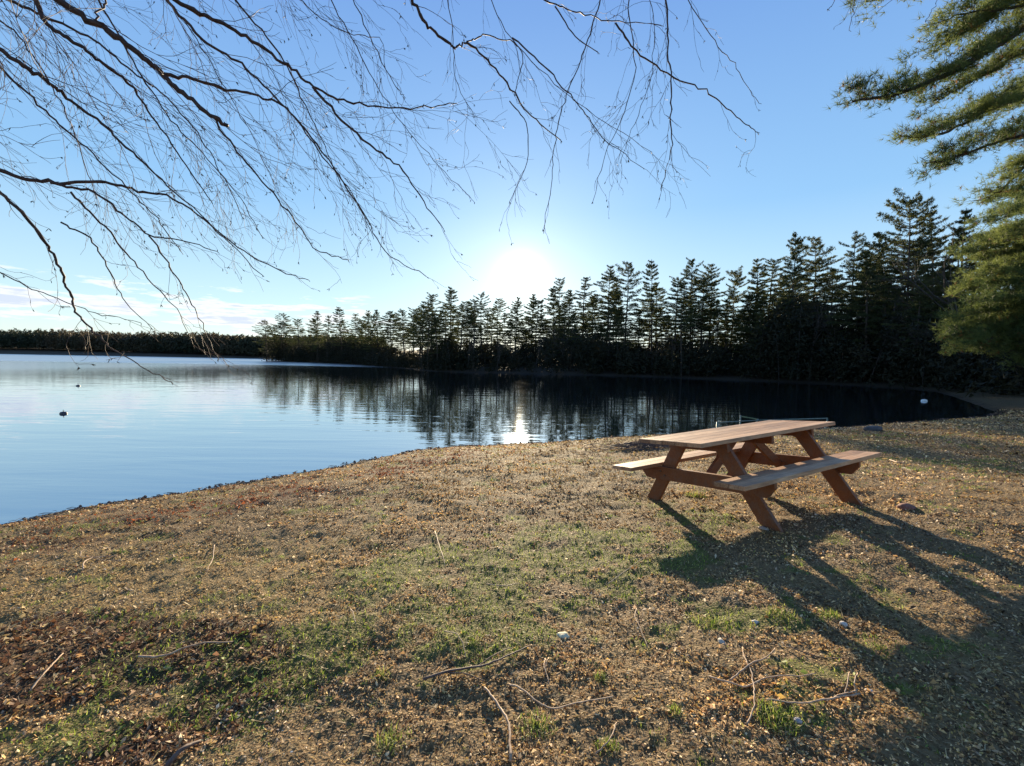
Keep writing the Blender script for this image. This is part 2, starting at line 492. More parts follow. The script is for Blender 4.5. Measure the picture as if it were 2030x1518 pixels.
def make_ground():
    r = [0.0]
    rr = [0.35]
    while rr[-1] < 2600:
        q = rr[-1]
        k = 0.0075 if q < 14 else (0.012 if q < 80 else (0.03 if q < 250 else 0.08))
        rr.append(q * (1 + k))
    rr = np.array(rr)
    half = math.radians(64)
    thf = np.linspace(-half, half, 640)
    thb = np.linspace(half, 2 * math.pi - half, 90)[1:-1]
    th = np.concatenate([thf, thb])
    R, T = np.meshgrid(rr, th, indexing='ij')
    X = (R * np.sin(T)).ravel(); Y = (R * np.cos(T)).ravel()
    z, dd = ground_z(np.stack([X, Y], 1))
    far = np.hypot(X, Y)
    z = z + sstep(120, 600, far) * np.clip(dd, 0, 200) * 0.05
    V = np.stack([X, Y, z], 1)
    nr, nt = len(rr), len(th)
    i = np.arange(nr - 1)[:, None] * nt
    j = np.arange(nt)[None, :]
    k = (j + 1) % nt
    q = np.stack([i + j, i + nt + j, i + nt + k, i + k], -1).reshape(-1, 4)
    V = np.vstack([V, [[0, 0, gz(0, 0)]]])
    c = len(V) - 1
    t = np.stack([np.full(nt, c), np.arange(nt), (np.arange(nt) + 1) % nt], -1)
    X, Y = V[:, 0], V[:, 1]
    dd = np.append(dd, 7)
    wet = sstep(0.45, 0.02, dd)
    band = np.exp(-((dd - 1.9 - 0.5 * (fbm(X * 1.3, Y * 1.3, 3, 61) - .5)) / 0.28) ** 2) * sstep(1.5, -2.5, X) * sstep(.38, .55, fbm(X * 2, Y * 2, 3, 63))
    band2 = np.exp(-((dd - 0.25) / 0.22) ** 2) * sstep(.35, .6, fbm(X * 3, Y * 3, 3, 64))
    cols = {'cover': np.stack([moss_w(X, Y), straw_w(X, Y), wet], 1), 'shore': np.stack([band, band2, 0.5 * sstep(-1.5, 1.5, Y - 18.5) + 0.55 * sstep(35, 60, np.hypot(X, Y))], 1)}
    m, tt, out = new_mat('ground_litter')
    a = tt.nodes.new('ShaderNodeAttribute'); a.attribute_name = 'cover'
    b = tt.nodes.new('ShaderNodeAttribute'); b.attribute_name = 'shore'
    sa = tt.nodes.new('ShaderNodeSeparateColor'); tt.links.new(a.outputs['Color'], sa.inputs[0])
    sb = tt.nodes.new('ShaderNodeSeparateColor'); tt.links.new(b.outputs['Color'], sb.inputs[0])
    n1 = noise_tex(tt, 1.2, 6, 0.6)
    n2 = noise_tex(tt, 22, 5, 0.7)
    n3 = noise_tex(tt, 90, 4, 0.7)
    vor = tt.nodes.new('ShaderNodeTexVoronoi'); vor.inputs['Scale'].default_value = 75
    tcc = tt.nodes.new('ShaderNodeTexCoord'); tt.links.new(tcc.outputs['Object'], vor.inputs['Vector'])
    base = ramp(tt, n2, [(0.28, (0.055, 0.034, 0.018)), (0.46, (0.16, 0.105, 0.055)), (0.62, (0.30, 0.205, 0.11)), (0.78, (0.42, 0.31, 0.18))])
    peb = mixc(tt, 0.55, base, ramp(tt, vor.outputs['Color'], [(0.2, (0.06, 0.036, 0.02)), (0.5, (0.23, 0.15, 0.08)), (0.85, (0.44, 0.33, 0.20))]))
    peb = mixc(tt, math_(tt, 'MULTIPLY', n1, 0.6), peb, (0.24, 0.155, 0.07))
    straw = ramp(tt, n3, [(0.3, (0.20, 0.13, 0.05)), (0.65, (0.46, 0.33, 0.15))])
    c1 = mixc(tt, math_(tt, 'MULTIPLY', sa.outputs[1], 0.6), peb, straw)
    mossc = ramp(tt, n2, [(0.3, (0.07, 0.085, 0.02)), (0.7, (0.20, 0.22, 0.05))])
    c2 = mixc(tt, math_(tt, 'MULTIPLY', sa.outputs[0], 0.7), c1, mossc)
    zn = tt.nodes.new('ShaderNodeAttribute'); zn.attribute_name = 'zone'
    sz = tt.nodes.new('ShaderNodeSeparateColor'); tt.links.new(zn.outputs['Color'], sz.inputs[0])
    c2 = mixc(tt, math_(tt, 'MULTIPLY', sz.outputs[0], 0.8), c2, (0.075, 0.036, 0.018))
    c3 = mixc(tt, math_(tt, 'MULTIPLY', sb.outputs[0], 0.85), c2, (0.10, 0.035, 0.018))
    c4 = mixc(tt, math_(tt, 'MULTIPLY', sb.outputs[1], 0.8), c3, (0.045, 0.026, 0.016))
    c5 = mixc(tt, math_(tt, 'MULTIPLY', sa.outputs[2], 0.6), c4, (0.06, 0.04, 0.028))
    c5 = mixc(tt, 1.0, c5, (0.72, 0.70, 0.64), 'MULTIPLY')
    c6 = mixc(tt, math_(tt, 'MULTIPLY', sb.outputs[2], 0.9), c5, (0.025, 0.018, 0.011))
    hh = math_(tt, 'ADD', math_(tt, 'MULTIPLY', n3, 0.6), math_(tt, 'MULTIPLY', vor.outputs['Distance'], 0.6))
    principled(tt, out, c6, 0.9, bump(tt, hh, 0.9, 0.02), 0.2)
    lf = leafy_w(X, Y)
    cols['zone'] = np.stack([lf, lf * 0, lf * 0], 1)
    me = mesh_np('ground', V, [q, t], m, True, cols)
    o = link('ground', me)
    tag(o, kind='structure')
make_ground()

# ------------------------------------------------------------------ water
def make_water():
    m, t, out = new_mat('lake_water')
    c = t.nodes.new('ShaderNodeTexCoord')
    def wav(scale, ms, detail, dist=0.0, rot=0.0):
        mp = t.nodes.new('ShaderNodeMapping')
        mp.inputs['Scale'].default_value = ms
        mp.inputs['Rotation'].default_value = (0, 0, rot)
        t.links.new(c.outputs['Object'], mp.inputs[0])
        n = t.nodes.new('ShaderNodeTexNoise')
        n.inputs['Scale'].default_value = scale
        n.inputs['Detail'].default_value = detail
        n.inputs['Roughness'].default_value = 0.45
        n.inputs['Distortion'].default_value = dist
        t.links.new(mp.outputs[0], n.inputs['Vector'])
        return n.outputs[0]
    a = wav(1.0, (0.35, 1.5, 1), 3, 0.3, 0.22)
    b = wav(1.0, (1.2, 3.8, 1), 2, 0.3, -0.1)
    l = wav(1.0, (0.02, 0.10, 1), 2, 0.6, 0.1)
    patch = ramp(t, l, [(0.40, 0.25), (0.65, 1.0)])
    h = math_(t, 'ADD', math_(t, 'MULTIPLY', a, 0.042), math_(t, 'MULTIPLY', math_(t, 'MULTIPLY', b, 0.010), patch))
    bn = bump(t, h, 1.0, 0.26)
    sy = t.nodes.new('ShaderNodeSeparateXYZ'); t.links.new(c.outputs['Object'], sy.inputs[0])
    wy = math_(t, 'ADD', sy.outputs[1], math_(t, 'MULTIPLY', math_(t, 'SUBTRACT', l, 0.5), 60.0))
    wind = math_(t, 'MULTIPLY', math_(t, 'SUBTRACT', wy, 92.0), 0.05, clamp=True)
    w2 = math_(t, 'MULTIPLY', math_(t, 'MULTIPLY', math_(t, 'SUBTRACT', -22.0, sy.outputs[0]), 0.025, clamp=True), 0.45)
    wind = math_(t, 'MAXIMUM', wind, w2)
    rgh = math_(t, 'ADD', 0.016, math_(t, 'MULTIPLY', wind, 0.30))
    p = principled(t, None, (0.008, 0.014, 0.020), 0.035, bn, 0.5)
    p.inputs['IOR'].default_value = 1.5
    gl = t.nodes.new('ShaderNodeBsdfGlossy')
    gl.inputs['Color'].default_value = (0.80, 0.88, 0.96, 1)
    gl.inputs['Roughness'].default_value = 0.035
    t.links.new(bn, gl.inputs['Normal'])
    t.links.new(rgh, gl.inputs['Roughness']); t.links.new(rgh, p.inputs['Roughness'])
    mx = t.nodes.new('ShaderNodeMixShader'); mx.inputs[0].default_value = 0.48
    t.links.new(p.outputs[0], mx.inputs[1]); t.links.new(gl.outputs[0], mx.inputs[2])
    t.links.new(mx.outputs[0], out.inputs[0])
    V = np.array([(-3000, -900, ZW), (3000, -900, ZW), (3000, 3000, ZW), (-3000, 3000, ZW)])
    # a grid, so that the sheet follows the sheet of ground without huge faces
    o = link('lake_water', mesh_np('lake_water', V, np.array([[0, 1, 2, 3]]), m))
    tag(o, kind='structure')
make_water()

# ------------------------------------------------------------------ picnic table
def wood_mat(name, c1, c2, c3):
    m, t, out = new_mat(name)
    n = noise_tex(t, 3.0, 7, 0.62, mapscale=(1.2, 26, 26), dist=0.6)
    n2 = noise_tex(t, 2.2, 4, 0.6)
    g = t.nodes.new('ShaderNodeNewGeometry')
    isl = math_(t, 'MULTIPLY', math_(t, 'SUBTRACT', g.outputs['Random Per Island'], 0.5), 0.30)
    f = math_(t, 'ADD', math_(t, 'ADD', math_(t, 'MULTIPLY', n, 0.65), math_(t, 'MULTIPLY', n2, 0.35)), isl)
    col = ramp(t, f, [(0.28, c1), (0.50, c2), (0.76, c3)])
    st = ramp(t, noise_tex(t, 5.0, 5, 0.65, mapscale=(0.8, 3, 3)), [(0.48, 0.0), (0.66, 1.0)])
    col = mixc(t, math_(t, 'MULTIPLY', st, 0.45), col, (0.13, 0.085, 0.065))
    kn = t.nodes.new('ShaderNodeTexVoronoi'); kn.inputs['Scale'].default_value = 3.2
    kc = t.nodes.new('ShaderNodeTexCoord'); km = t.nodes.new('ShaderNodeMapping'); km.inputs['Scale'].default_value = (1, 2.4, 2.4)
    t.links.new(kc.outputs['Object'], km.inputs[0]); t.links.new(km.outputs[0], kn.inputs['Vector'])
    kf = math_(t, 'MULTIPLY', math_(t, 'SUBTRACT', 0.075, kn.outputs['Distance']), 22.0, clamp=True)
    col = mixc(t, math_(t, 'MULTIPLY', kf, 0.75), col, (0.06, 0.028, 0.014))
    principled(t, out, col, 0.55, bump(t, n, 0.5, 0.004), 0.35)
    return m
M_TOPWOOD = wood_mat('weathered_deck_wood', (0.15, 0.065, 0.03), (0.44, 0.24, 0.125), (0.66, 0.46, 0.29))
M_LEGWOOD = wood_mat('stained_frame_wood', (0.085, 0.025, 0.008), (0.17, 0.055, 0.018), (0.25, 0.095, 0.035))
M_BOLT = rough_mat('bolt_steel', (0.05, 0.04, 0.035), (0.2, 0.17, 0.15), 60, 0.5, metal=0.7)

def make_table():
    L, W, BO, FS, FR = 2.235, 0.742, 0.78, 0.728, 0.41
    root = link('picnic_table', None)
    cs, sn = math.cos(TPHI), math.sin(TPHI)
    TU, TV = 0.0355, -0.0950
    ez = Vector((0, 0, 1))
    X = Vector((cs, sn, TU)).normalized()
    Yv = Vector((-sn, cs, TV)); Yv = (Yv - X * Yv.dot(X)).normalized()
    Z = X.cross(Yv)
    base = gz(TX, TY)
    feet = []
    for su in (-1, 1):
        for sv in (-1, 1):
            p = X * (su * (L / 2 - FR)) + Yv * (sv * FS)
            feet.append(gz(TX + p.x, TY + p.y) - p.z)
    z0 = 0.5 * (max(feet) + sum(feet) / 4) - 0.012
    print('table base', z0, feet)
    root.matrix_world = Matrix(((X.x, Yv.x, Z.x, TX), (X.y, Yv.y, Z.y, TY), (X.z, Yv.z, Z.z, z0), (0, 0, 0, 1)))
    tag(root, 'reddish brown wooden picnic table with attached bench seats standing on the dry beach', 'picnic table')
    g = Geo()
    nb = 5; bw = (W - 4 * 0.004) / nb
    for i in range(nb):
        yc = -W / 2 + bw / 2 + i * (bw + 0.004)
        g.box((random.uniform(-.006, .006), yc, 0.76 - 0.019 + random.uniform(-.001, .001)), (L / 2, bw / 2, 0.019), bev=0.0018)
    g.build('tabletop', M_TOPWOOD, root)
    for s in (-1, 1):
        g = Geo()
        for k in (0, 1):
            yc = s * (BO - 0.07 - k * 0.143)
            g.box((random.uniform(-.008, .008), yc, 0.45 - 0.019), (L / 2 + 0.02, 0.0697, 0.019), bev=0.0018)
        g.build('bench_seat', M_TOPWOOD, root)
    for sx in (-1, 1):
        xf = sx * (L / 2 - FR)
        # cross beam carrying the seats, chamfered ends
        g = Geo()
        zt, zb = 0.411, 0.275
        prof = [(-BO + 0.015, zt), (-BO + 0.015, zt - 0.05), (-BO + 0.09, zb), (BO - 0.09, zb), (BO - 0.015, zt - 0.05), (BO - 0.015, zt)]
        n = len(prof); x0, x1 = xf - 0.019, xf + 0.019
        V = [(x0, y, z) for y, z in prof] + [(x1, y, z) for y, z in prof]
        q = [(i, (i + 1) % n, n + (i + 1) % n, n + i) for i in range(n)]
        me = bpy.data.meshes.new('cross_beam')
        me.from_pydata(V, [], q + [tuple(range(n))[::-1], tuple(range(n, 2 * n))])
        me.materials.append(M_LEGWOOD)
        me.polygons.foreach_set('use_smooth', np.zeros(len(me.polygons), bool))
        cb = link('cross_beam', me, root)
        # legs: outside of the beam
        for sy in (-1, 1):
            lx = xf - sx * 0.0385
            a = np.array((lx, sy * (FS - 0.005), -0.06)); b = np.array((lx, sy * 0.21, 0.7205))
            dz = b - a; ln = np.linalg.norm(dz); dz /= ln
            hw = 0.07 / dz[2]
            g = Geo()
            V = []
            for x in (lx - 0.019, lx + 0.019):
                V += [(x, a[1] - hw, a[2]), (x, a[1] + hw, a[2]), (x, b[1] + hw, b[2]), (x, b[1] - hw, b[2])]
            g.add(V, [(0, 1, 2, 3), (4, 7, 6, 5), (0, 4, 5, 1), (1, 5, 6, 2), (2, 6, 7, 3), (3, 7, 4, 0)])
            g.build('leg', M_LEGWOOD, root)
            # bolt heads on the beam where it meets the leg
            yb = sy * (0.21 + (FS - 0.215) * (0.7205 - 0.343) / 0.78)
            for k in (-1, 1):
                bb = Geo()
                xs = xf + sx * 0.019
                bb.tube([(xs, yb + k * 0.025, 0.343 + k * 0.02), (xs + sx * 0.007, yb + k * 0.025, 0.343 + k * 0.02)], 0.011, 6)
                bb.build('bolt', M_BOLT, root)
        # cleat under the top
        g = Geo()
        g.box((xf + sx * 0.0003, 0, 0.722 - 0.0455), (0.0185, W / 2 - 0.03, 0.0445))
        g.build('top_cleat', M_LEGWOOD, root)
        # diagonal brace from the middle of the beam to the middle of the top
        p0 = Vector((xf - sx * 0.075, 0, 0.30)); p1 = Vector((sx * 0.10, 0, 0.715))
        d = (p1 - p0); ln = d.length; d.normalize()
        side = Vector((0, 1, 0)); nn = d.cross(side)
        g = Geo()
        g.box((p0 + p1) / 2, (ln / 2, 0.019, 0.045), R=np.array([d, side, nn]).T)
        g.box((xf - sx * 0.075, 0, 0.31), (0.0175, 0.05, 0.03))
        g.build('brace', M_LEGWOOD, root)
    g = Geo()
    g.box((0, 0, 0.722 - 0.0455), (0.019, W / 2 - 0.04, 0.0440))
    g.build('middle_cleat', M_LEGWOOD, root)
    return root
make_table()

# ------------------------------------------------------------------ foliage
def tuft_tris(P, ln, wd, n, bias=(0, 0, 0.3), rng=RNG, spread=1.0):
    """n slender triangles fanning out of every point of P"""
    P = np.repeat(np.asarray(P, float), n, axis=0)
    m = len(P)
    D = rng.normal(size=(m, 3)) * spread + np.asarray(bias)
    D /= np.linalg.norm(D, axis=1)[:, None] + 1e-9
    S = np.cross(D, rng.normal(size=(m, 3)))
    S /= np.linalg.norm(S, axis=1)[:, None] + 1e-9
    l = ln * rng.uniform(0.6, 1.2, m)[:, None]
    w = wd * rng.uniform(0.6, 1.2, m)[:, None]
    V = np.stack([P - S * w * 0.5, P + S * w * 0.5, P + D * l], 1).reshape(-1, 3)
    return V, np.arange(3 * m).reshape(-1, 3)

def pine_template(seed, H=18.0, width=0.19, base=0.34, dens=1.0, irregular=0.35, top=0.7):
    rng = np.random.default_rng(seed)
    g = Geo()
    nseg = 14
    zz = np.linspace(-0.8, H, nseg)
    lean = rng.normal(size=2) * 0.25
    tx = lean[0] * (zz / H) ** 2 + 0.08 * np.sin(zz * 0.6 + seed)
    ty = lean[1] * (zz / H) ** 2
    tr = 0.0115 * H * (1 - 0.93 * np.clip(zz / H, 0, 1)) + 0.01
    g.tube(np.stack([tx, ty, zz], 1), tr, 7)
    cx = lambda z: (np.interp(z, zz, tx), np.interp(z, zz, ty))
    P = []
    z = H * base * rng.uniform(0.9, 1.1)
    side = rng.uniform(0, 6.28)
    # dead stubs under the crown
    for k in range(int(14 * rng.uniform(.7, 1.3))):
        zs = rng.uniform(H * 0.1, z)
        a = rng.uniform(0, 6.28); l = rng.uniform(0.4, 2.0)
        x0, y0 = cx(zs)
        g.tube([(x0, y0, zs), (x0 + l * .6 * math.cos(a), y0 + l * .6 * math.sin(a), zs + .05 * l), (x0 + l * math.cos(a), y0 + l * math.sin(a), zs - .05)], [0.025, 0.018, 0.008], 3, False)
    while z < H * 0.985:
        t = (z - H * base) / (H * (1 - base))
        prof = (1 - max(t, 0)) ** top * (0.55 + 0.45 * min(1, t * 3.2 + 0.25))
        nb = rng.integers(4, 7)
        a0 = rng.uniform(0, 6.28)
        lvl = rng.uniform(0.75, 1.15)
        for b in range(nb):
            if rng.random() < 0.12: continue
            a = a0 + b * 2 * math.pi / nb + rng.uniform(-.3, .3)
            Lb = H * width * prof * lvl * rng.uniform(1 - irregular, 1 + irregular * 0.8) * (1 + 0.22 * math.cos(a - side)) + 0.25
            up_ = 0.03 + 0.55 * max(t, 0) ** 2 + rng.uniform(-.06, .06) - 0.10 * (1 - t)
            x0, y0 = cx(z)
            k = np.linspace(0, 1, 5)
            rr = Lb * k
            zb = z + Lb * ((up_ - 0.05) * k + 0.10 * k ** 2.4)
            bend = rng.uniform(-.22, .22) * k ** 2
            px = x0 + rr * np.cos(a + bend); py = y0 + rr * np.sin(a + bend)
            pts = np.stack([px, py, zb], 1)
            g.tube(pts, np.linspace(0.008 + 0.011 * Lb, 0.006, 5), 3, False)
            nt = int(dens * (6 + Lb * 25))
            kk = rng.uniform(0.22 if Lb > 1.2 else 0.0, 1.0, nt) ** 0.75
            lat = rng.normal(size=nt) * (0.05 + 0.17 * Lb * np.sin(np.clip(kk, 0.1, 1) * 2.7)) * 0.62
            cxp = np.interp(kk, k, px); cyp = np.interp(kk, k, py); czp = np.interp(kk, k, zb)
            P.append(np.stack([cxp - np.sin(a) * lat, cyp + np.cos(a) * lat, czp + rng.normal(size=nt) * 0.045 + 0.04], 1))
        z += rng.uniform(0.62, 1.1) * (0.62 + 0.38 * (1 - max(t, 0))) * (H / 18)
    P.append(np.stack([np.full(8, tx[-1]), np.full(8, ty[-1]), np.linspace(H * .94, H * .99, 8)], 1))
    P = np.concatenate(P)
    V, T = tuft_tris(P, 0.25, 0.065, 4, (0, 0, 0.35), rng)
    crown = mesh_np('crown', V, T, M_NEEDLE)
    return g.mesh('trunk', M_BARK, True), crown, H

def bare_template(seed, H=11.0, tips=3):
    rng = np.random.default_rng(seed)
    g = Geo(); tw = Geo()
    def grow(p, d, l, r, lev):
        n = 5
        pts = [p]
        for k in range(n):
            d = d + rng.normal(size=3) * 0.13 + np.array((0, 0, 0.05))
            d = d / np.linalg.norm(d)
            pts.append(pts[-1] + d * l / n)
        pts = np.array(pts)
        (g if lev == 0 else tw).tube(pts, np.linspace(r, r * 0.35, n + 1), 5 if lev == 0 else 3, False)
        if lev < tips:
            for k in range(6 if lev == 0 else 5):
                t = rng.uniform(0.35 if lev == 0 else 0.2, 1.0)
                i = min(int(t * n), n - 1)
                q = pts[i] + (pts[i + 1] - pts[i]) * (t * n - i)
                dd = d * 0.9 + rng.normal(size=3) * 0.55 + np.array((0, 0, 0.25))
                dd /= np.linalg.norm(dd)
                grow(q, dd, l * rng.uniform(0.38, 0.6), max(r * 0.42, 0.008), lev + 1)
    grow(np.array((0, 0, -0.5)), np.array((0, 0, 1.0)), H * 0.72, 0.011 * H, 0)
    return g.mesh('trunk', M_BARE, True), tw.mesh('branches', M_BARE), H

PINES = [pine_template(100, 18, 0.20, 0.36, 1.25, .40, .70),
         pine_template(101, 18, 0.19, 0.42, 1.1, .55, .50),
         pine_template(102, 18, 0.23, 0.30, 1.3, .35, .80),
         pine_template(103, 18, 0.17, 0.50, 1.1, .55, .45),
         pine_template(104, 18, 0.24, 0.42, 1.1, .50, .60),
         pine_template(105, 18, 0.20, 0.22, 1.4, .45, .85),
         pine_template(106, 18, 0.27, 0.30, 1.5, .50, .50),
         pine_template(107, 18, 0.16, 0.30, 1.1, .50, .65),
         pine_template(108, 18, 0.22, 0.38, 1.2, .65, .40),
         pine_template(109, 18, 0.21, 0.55, 1.3, .60, .45)]
BARES = [bare_template(201), bare_template(202), bare_template(203, tips=3)]
for tup in PINES + BARES:
    pass

def place_tree(tpl, p, H, label, cat, name, parts, group=None, rz=None, wide=1.0):
    s = H / tpl[2]
    r = link(name, None)
    r.location = p
    r.rotation_euler = (random.gauss(0, .022), random.gauss(0, .022), random.uniform(0, 6.28) if rz is None else rz)
    r.scale = (s * wide, s * wide, s)
    tag(r, label, cat, group)
    link(parts[0], tpl[0], r); link(parts[1], tpl[1], r)
    return r

def hz(px): return 713.9 + 0.0158 * (px - 1015)
far_px = np.array(sorted([(531, 716.2), (560, 716.6), (600, 718), (660, 720.5), (710, 723), (780, 728.5), (845, 735), (920, 738), (1000, 739), (1100, 741), (1200, 744), (1300, 747), (1400, 751), (1530, 756), (1700, 764), (1850, 774), (1950, 787), (2030, 800)]))
def shore_dist(px):
    return (CAMZ - ZW) * F / (np.interp(px, far_px[:, 0], far_px[:, 1]) - hz(px))

# skyline pines: photo column of the trunk, row of the tip, metres behind the shore, template, width, label
SKY = [
 (529, 638, 4, 3, 1.2, 'small leaning pine, outermost on the tip of the wooded point at the left'),
 (562, 625, 5, 4, 1.0, 'second pine from the tip of the wooded point, taller than the ones beside it'),
 (593, 635, 4, 3, 1.1, 'small round topped pine standing clear in the gap near the tip of the point'),
 (629, 618, 6, 5, .9, 'full dark pine, first tall one right of the gap near the tip of the point'),
 (648, 628, 4, 7, 1.0, 'narrow dark pine close against a fuller one near the tip of the point'),
 (678, 611, 6, 2, .8, 'broad tiered pine with pointed top, tallest of the left part of the point'),
 (705, 625, 8, 7, 1.0, 'thin pine just right of the broad tiered pine on the left part of the point'),
 (731, 618, 7, 0, .8, 'pine with blunt top under the low cloud on the point'),
 (750, 616, 10, 5, .8, 'pine with pointed top right of the blunt topped one under the low cloud'),
 (776, 620, 7, 1, 1.0, 'loose crowned pine at the right end of the low cloud bank'),
 (802, 618, 9, 3, 1.1, 'short thin pine before the skyline steps up left of the sun'),
 (836, 601, 6, 0, .9, 'pine at the foot of the step in the skyline left of the sun'),
 (855, 587, 9, 3, .9, 'sparse see through pine between two fuller ones left of the sun'),
 (893, 573, 8, 2, .8, 'tallest pointed pine left of the sun, with an even tiered crown'),
 (955, 587, 12, 4, .9, 'spreading pine halfway between the tallest left one and the sun'),
 (986, 597, 16, 1, .9, 'low pine just left below the sun'),
 (1020, 592, 34, 0, .9, 'pine directly under the glare of the sun'),
 (1052, 584, 36, 5, .9, 'pine just right below the glare of the sun'),
 (1097, 568, 30, 2, .75, 'wide topped pine at the right edge of the sun glare'),
 (1110, 557, 34, 4, .8, 'pointed pine rising from the clump right of the sun glare'),
 (1152, 554, 26, 7, 1.1, 'slim pine alone in a dip of the skyline right of the sun'),
 (1202, 532, 14, 0, .9, 'dense pine, left one of three equally tall pines right of the sun'),
 (1238, 528, 12, 1, .85, 'open crowned pine, middle one of three equally tall pines right of the sun'),
 (1290, 520, 10, 2, .7, 'free standing tiered pine with pointed tip and sky on both sides'),
 (1367, 518, 10, 4, .8, 'pine with drooping open tiers and sky showing through above the picnic table end'),
 (1405, 530, 13, 1, .8, 'thin pine right behind the open tiered pine'),
 (1445, 544, 12, 6, .7, 'low rounded dense pine in the dip left of the tall right hand pines'),
 (1493, 518, 10, 0, .9, 'bushy topped pine at the foot of the tall right hand pines'),
 (1517, 520, 14, 3, 1.0, 'narrow pine squeezed in left of a much taller broad pine'),
 (1569, 469, 11, 2, .72, 'tall broad dense pine with flat tiers above the right half of the tabletop'),
 (1610, 480, 14, 1, .85, 'tall pine with long bare trunk leaning right beside the broad dense pine'),
 (1679, 478, 11, 4, .8, 'tall pine with flat top, clear trunk and sky around its lower branches'),
 (1732, 468, 14, 0, .85, 'pine with ragged top just left of the tallest pine'),
 (1799, 397, 12, 6, .75, 'tallest and broadest pine of the far bank, at the right'),
 (1845, 432, 15, 1, .9, 'tall pine half hidden behind the right side of the tallest pine'),
 (1886, 423, 12, 5, .8, 'second tallest pine of the far bank, last one before the near foliage'),
 (1935, 470, 15, 0, .9, 'pine partly covered by the near foliage at the right'),
]
def far_tree_pos(px, back):
    d = shore_dist(px) + back
    r = ray(px, hz(px))
    x, y = r[0] * d, d
    return np.array((x, y, gz(x, y)))

for (px, py, back, k, w, lab) in SKY:
    p = far_tree_pos(px, back)
    top = at(px, py, p[1])[2]
    place_tree(PINES[k], p, (top - p[2]) * 1.03, lab, 'pine tree', 'pine_tree', ('trunk', 'crown'), wide=w * (1.12 if px > 900 else 1.35))

# lower pines that fill the rows between them
fill_lab = ['lower dark pine in the crowded rows of the wooded point left of the sun',
            'lower dark pine in the crowded rows directly under the sun',
            'lower dark pine in the crowded far bank rows above the picnic table',
            'lower dark pine in the shadowed far bank rows right of the table']
fill_grp = ['lower pines of the left part of the far bank', 'lower pines under the sun', 'lower pines above the picnic table', 'lower pines at the right of the far bank']
skx = np.array([s[0] for s in SKY]); sky_ = np.array([s[1] for s in SKY])
rf = random.Random(11)
for i in range(150):
    px = 535 + (1975 - 535) * (i + rf.random()) / 150
    back = rf.uniform(2, 22)
    if 960 < px < 1190: back = rf.uniform(4, 44)
    p = far_tree_pos(px, back)
    top = np.interp(px, skx, sky_)
    h0 = hz(px)
    frac = rf.uniform(0.38, 0.72) if rf.random() < .8 else rf.uniform(0.72, 0.92)
    if 690 < px < 960: frac = min(frac * 1.28, 0.97)
    py = h0 - (h0 - top) * frac
    Hh = at(px, py, p[1])[2] - p[2]
    g = 0 if px < 900 else (1 if px < 1190 else (2 if px < 1660 else 3))
    place_tree(PINES[rf.choice([1, 3, 8, 7, 9, 0, 4, 5, 6, 2])], p, max(Hh, 3.5), fill_lab[g], 'pine tree', 'pine_tree', ('trunk', 'crown'), fill_grp[g], wide=rf.uniform(.85, 1.3))
for i in range(26):
    px = 640 + (1990 - 640) * (i + rf.random()) / 26
    back = rf.uniform(1, 10)
    p = far_tree_pos(px, back)
    h0 = hz(px); top = np.interp(px, skx, sky_)
    py = h0 - (h0 - top) * rf.uniform(0.35, 0.62)
    Hh = at(px, py, p[1])[2] - p[2]
    lab = 'leafless grey tree among the far bank pines, left of the picnic table' if px < 1250 else 'leafless grey tree among the far bank pines, above or right of the table'
    place_tree(rf.choice(BARES), p, max(Hh, 3.0), lab, 'bare tree', 'leafless_tree', ('trunk', 'branches'), 'leafless trees left of the table' if px < 1250 else 'leafless trees above and right of the table')
for px, py, back, lab in ((1912, 478, 9, 'tall leafless tree at the right, twigs against the sky just left of the near foliage'),
                          (1880, 640, 5, 'leafless brownish tree low in front of the dark wood at the right'),
                          (1842, 650, 4, 'leafless pale branched tree below the tallest pine')):
    p = far_tree_pos(px, back)
    place_tree(BARES[1], p, at(px, py, p[1])[2] - p[2], lab, 'bare tree', 'leafless_tree', ('trunk', 'branches'), wide=1.5)

# understory: one dark mass of brush and young growth behind the far shore
def understory():
    rng = np.random.default_rng(5)
    P = []; g = Geo()
    for i in range(2300):
        px = rng.uniform(525, 2120) if i % 4 else rng.uniform(523, 800)
        back = rng.uniform(1.0, 26) if not 950 < px < 1200 else rng.uniform(1.0, 48)
        q = min(px, 2029)
        d = shore_dist(q) + back
        r = ray(px, hz(px)); x, y = r[0] * d, d
        z = gz(x, y)
        if z < ZW + 0.05: continue
        h0 = hz(px)
        top = np.interp(px, skx, sky_)
        h = (h0 - top) * rng.uniform(0.08, 0.38 + 0.14 * math.sin(px * 0.021) * math.sin(px * 0.0083 + 1)) / F * d
        if px < 900: h *= 1.25
        if px > 1500: h *= 1.3
        n = int(30 + h * 22)
        c = rng.normal(size=(n, 3)) * np.array((0.9, 0.9, 0)) * (0.35 + 0.18 * h)
        c[:, 2] = rng.uniform(0, 1, n) ** 0.8 * h
        taper = (1.1 - 0.75 * c[:, 2] / h)[:, None]
        c[:, :2] *= taper
        P.append(c + np.array((x, y, z)))
        if i % 3 == 0:
            l = rng.normal(size=2) * 0.25
            g.tube([(x, y, z - .3), (x + l[0], y + l[1], z + h * .6), (x + l[0] * 2.4, y + l[1] * 2.4, z + h * 1.15)], [0.06, 0.04, 0.012], 3, False)
    P = np.concatenate(P)
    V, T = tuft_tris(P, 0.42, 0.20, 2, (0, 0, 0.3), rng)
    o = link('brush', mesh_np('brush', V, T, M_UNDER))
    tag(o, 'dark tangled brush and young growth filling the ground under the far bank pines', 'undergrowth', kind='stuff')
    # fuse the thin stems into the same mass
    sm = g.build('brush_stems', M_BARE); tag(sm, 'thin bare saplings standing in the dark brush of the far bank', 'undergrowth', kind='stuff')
understory()

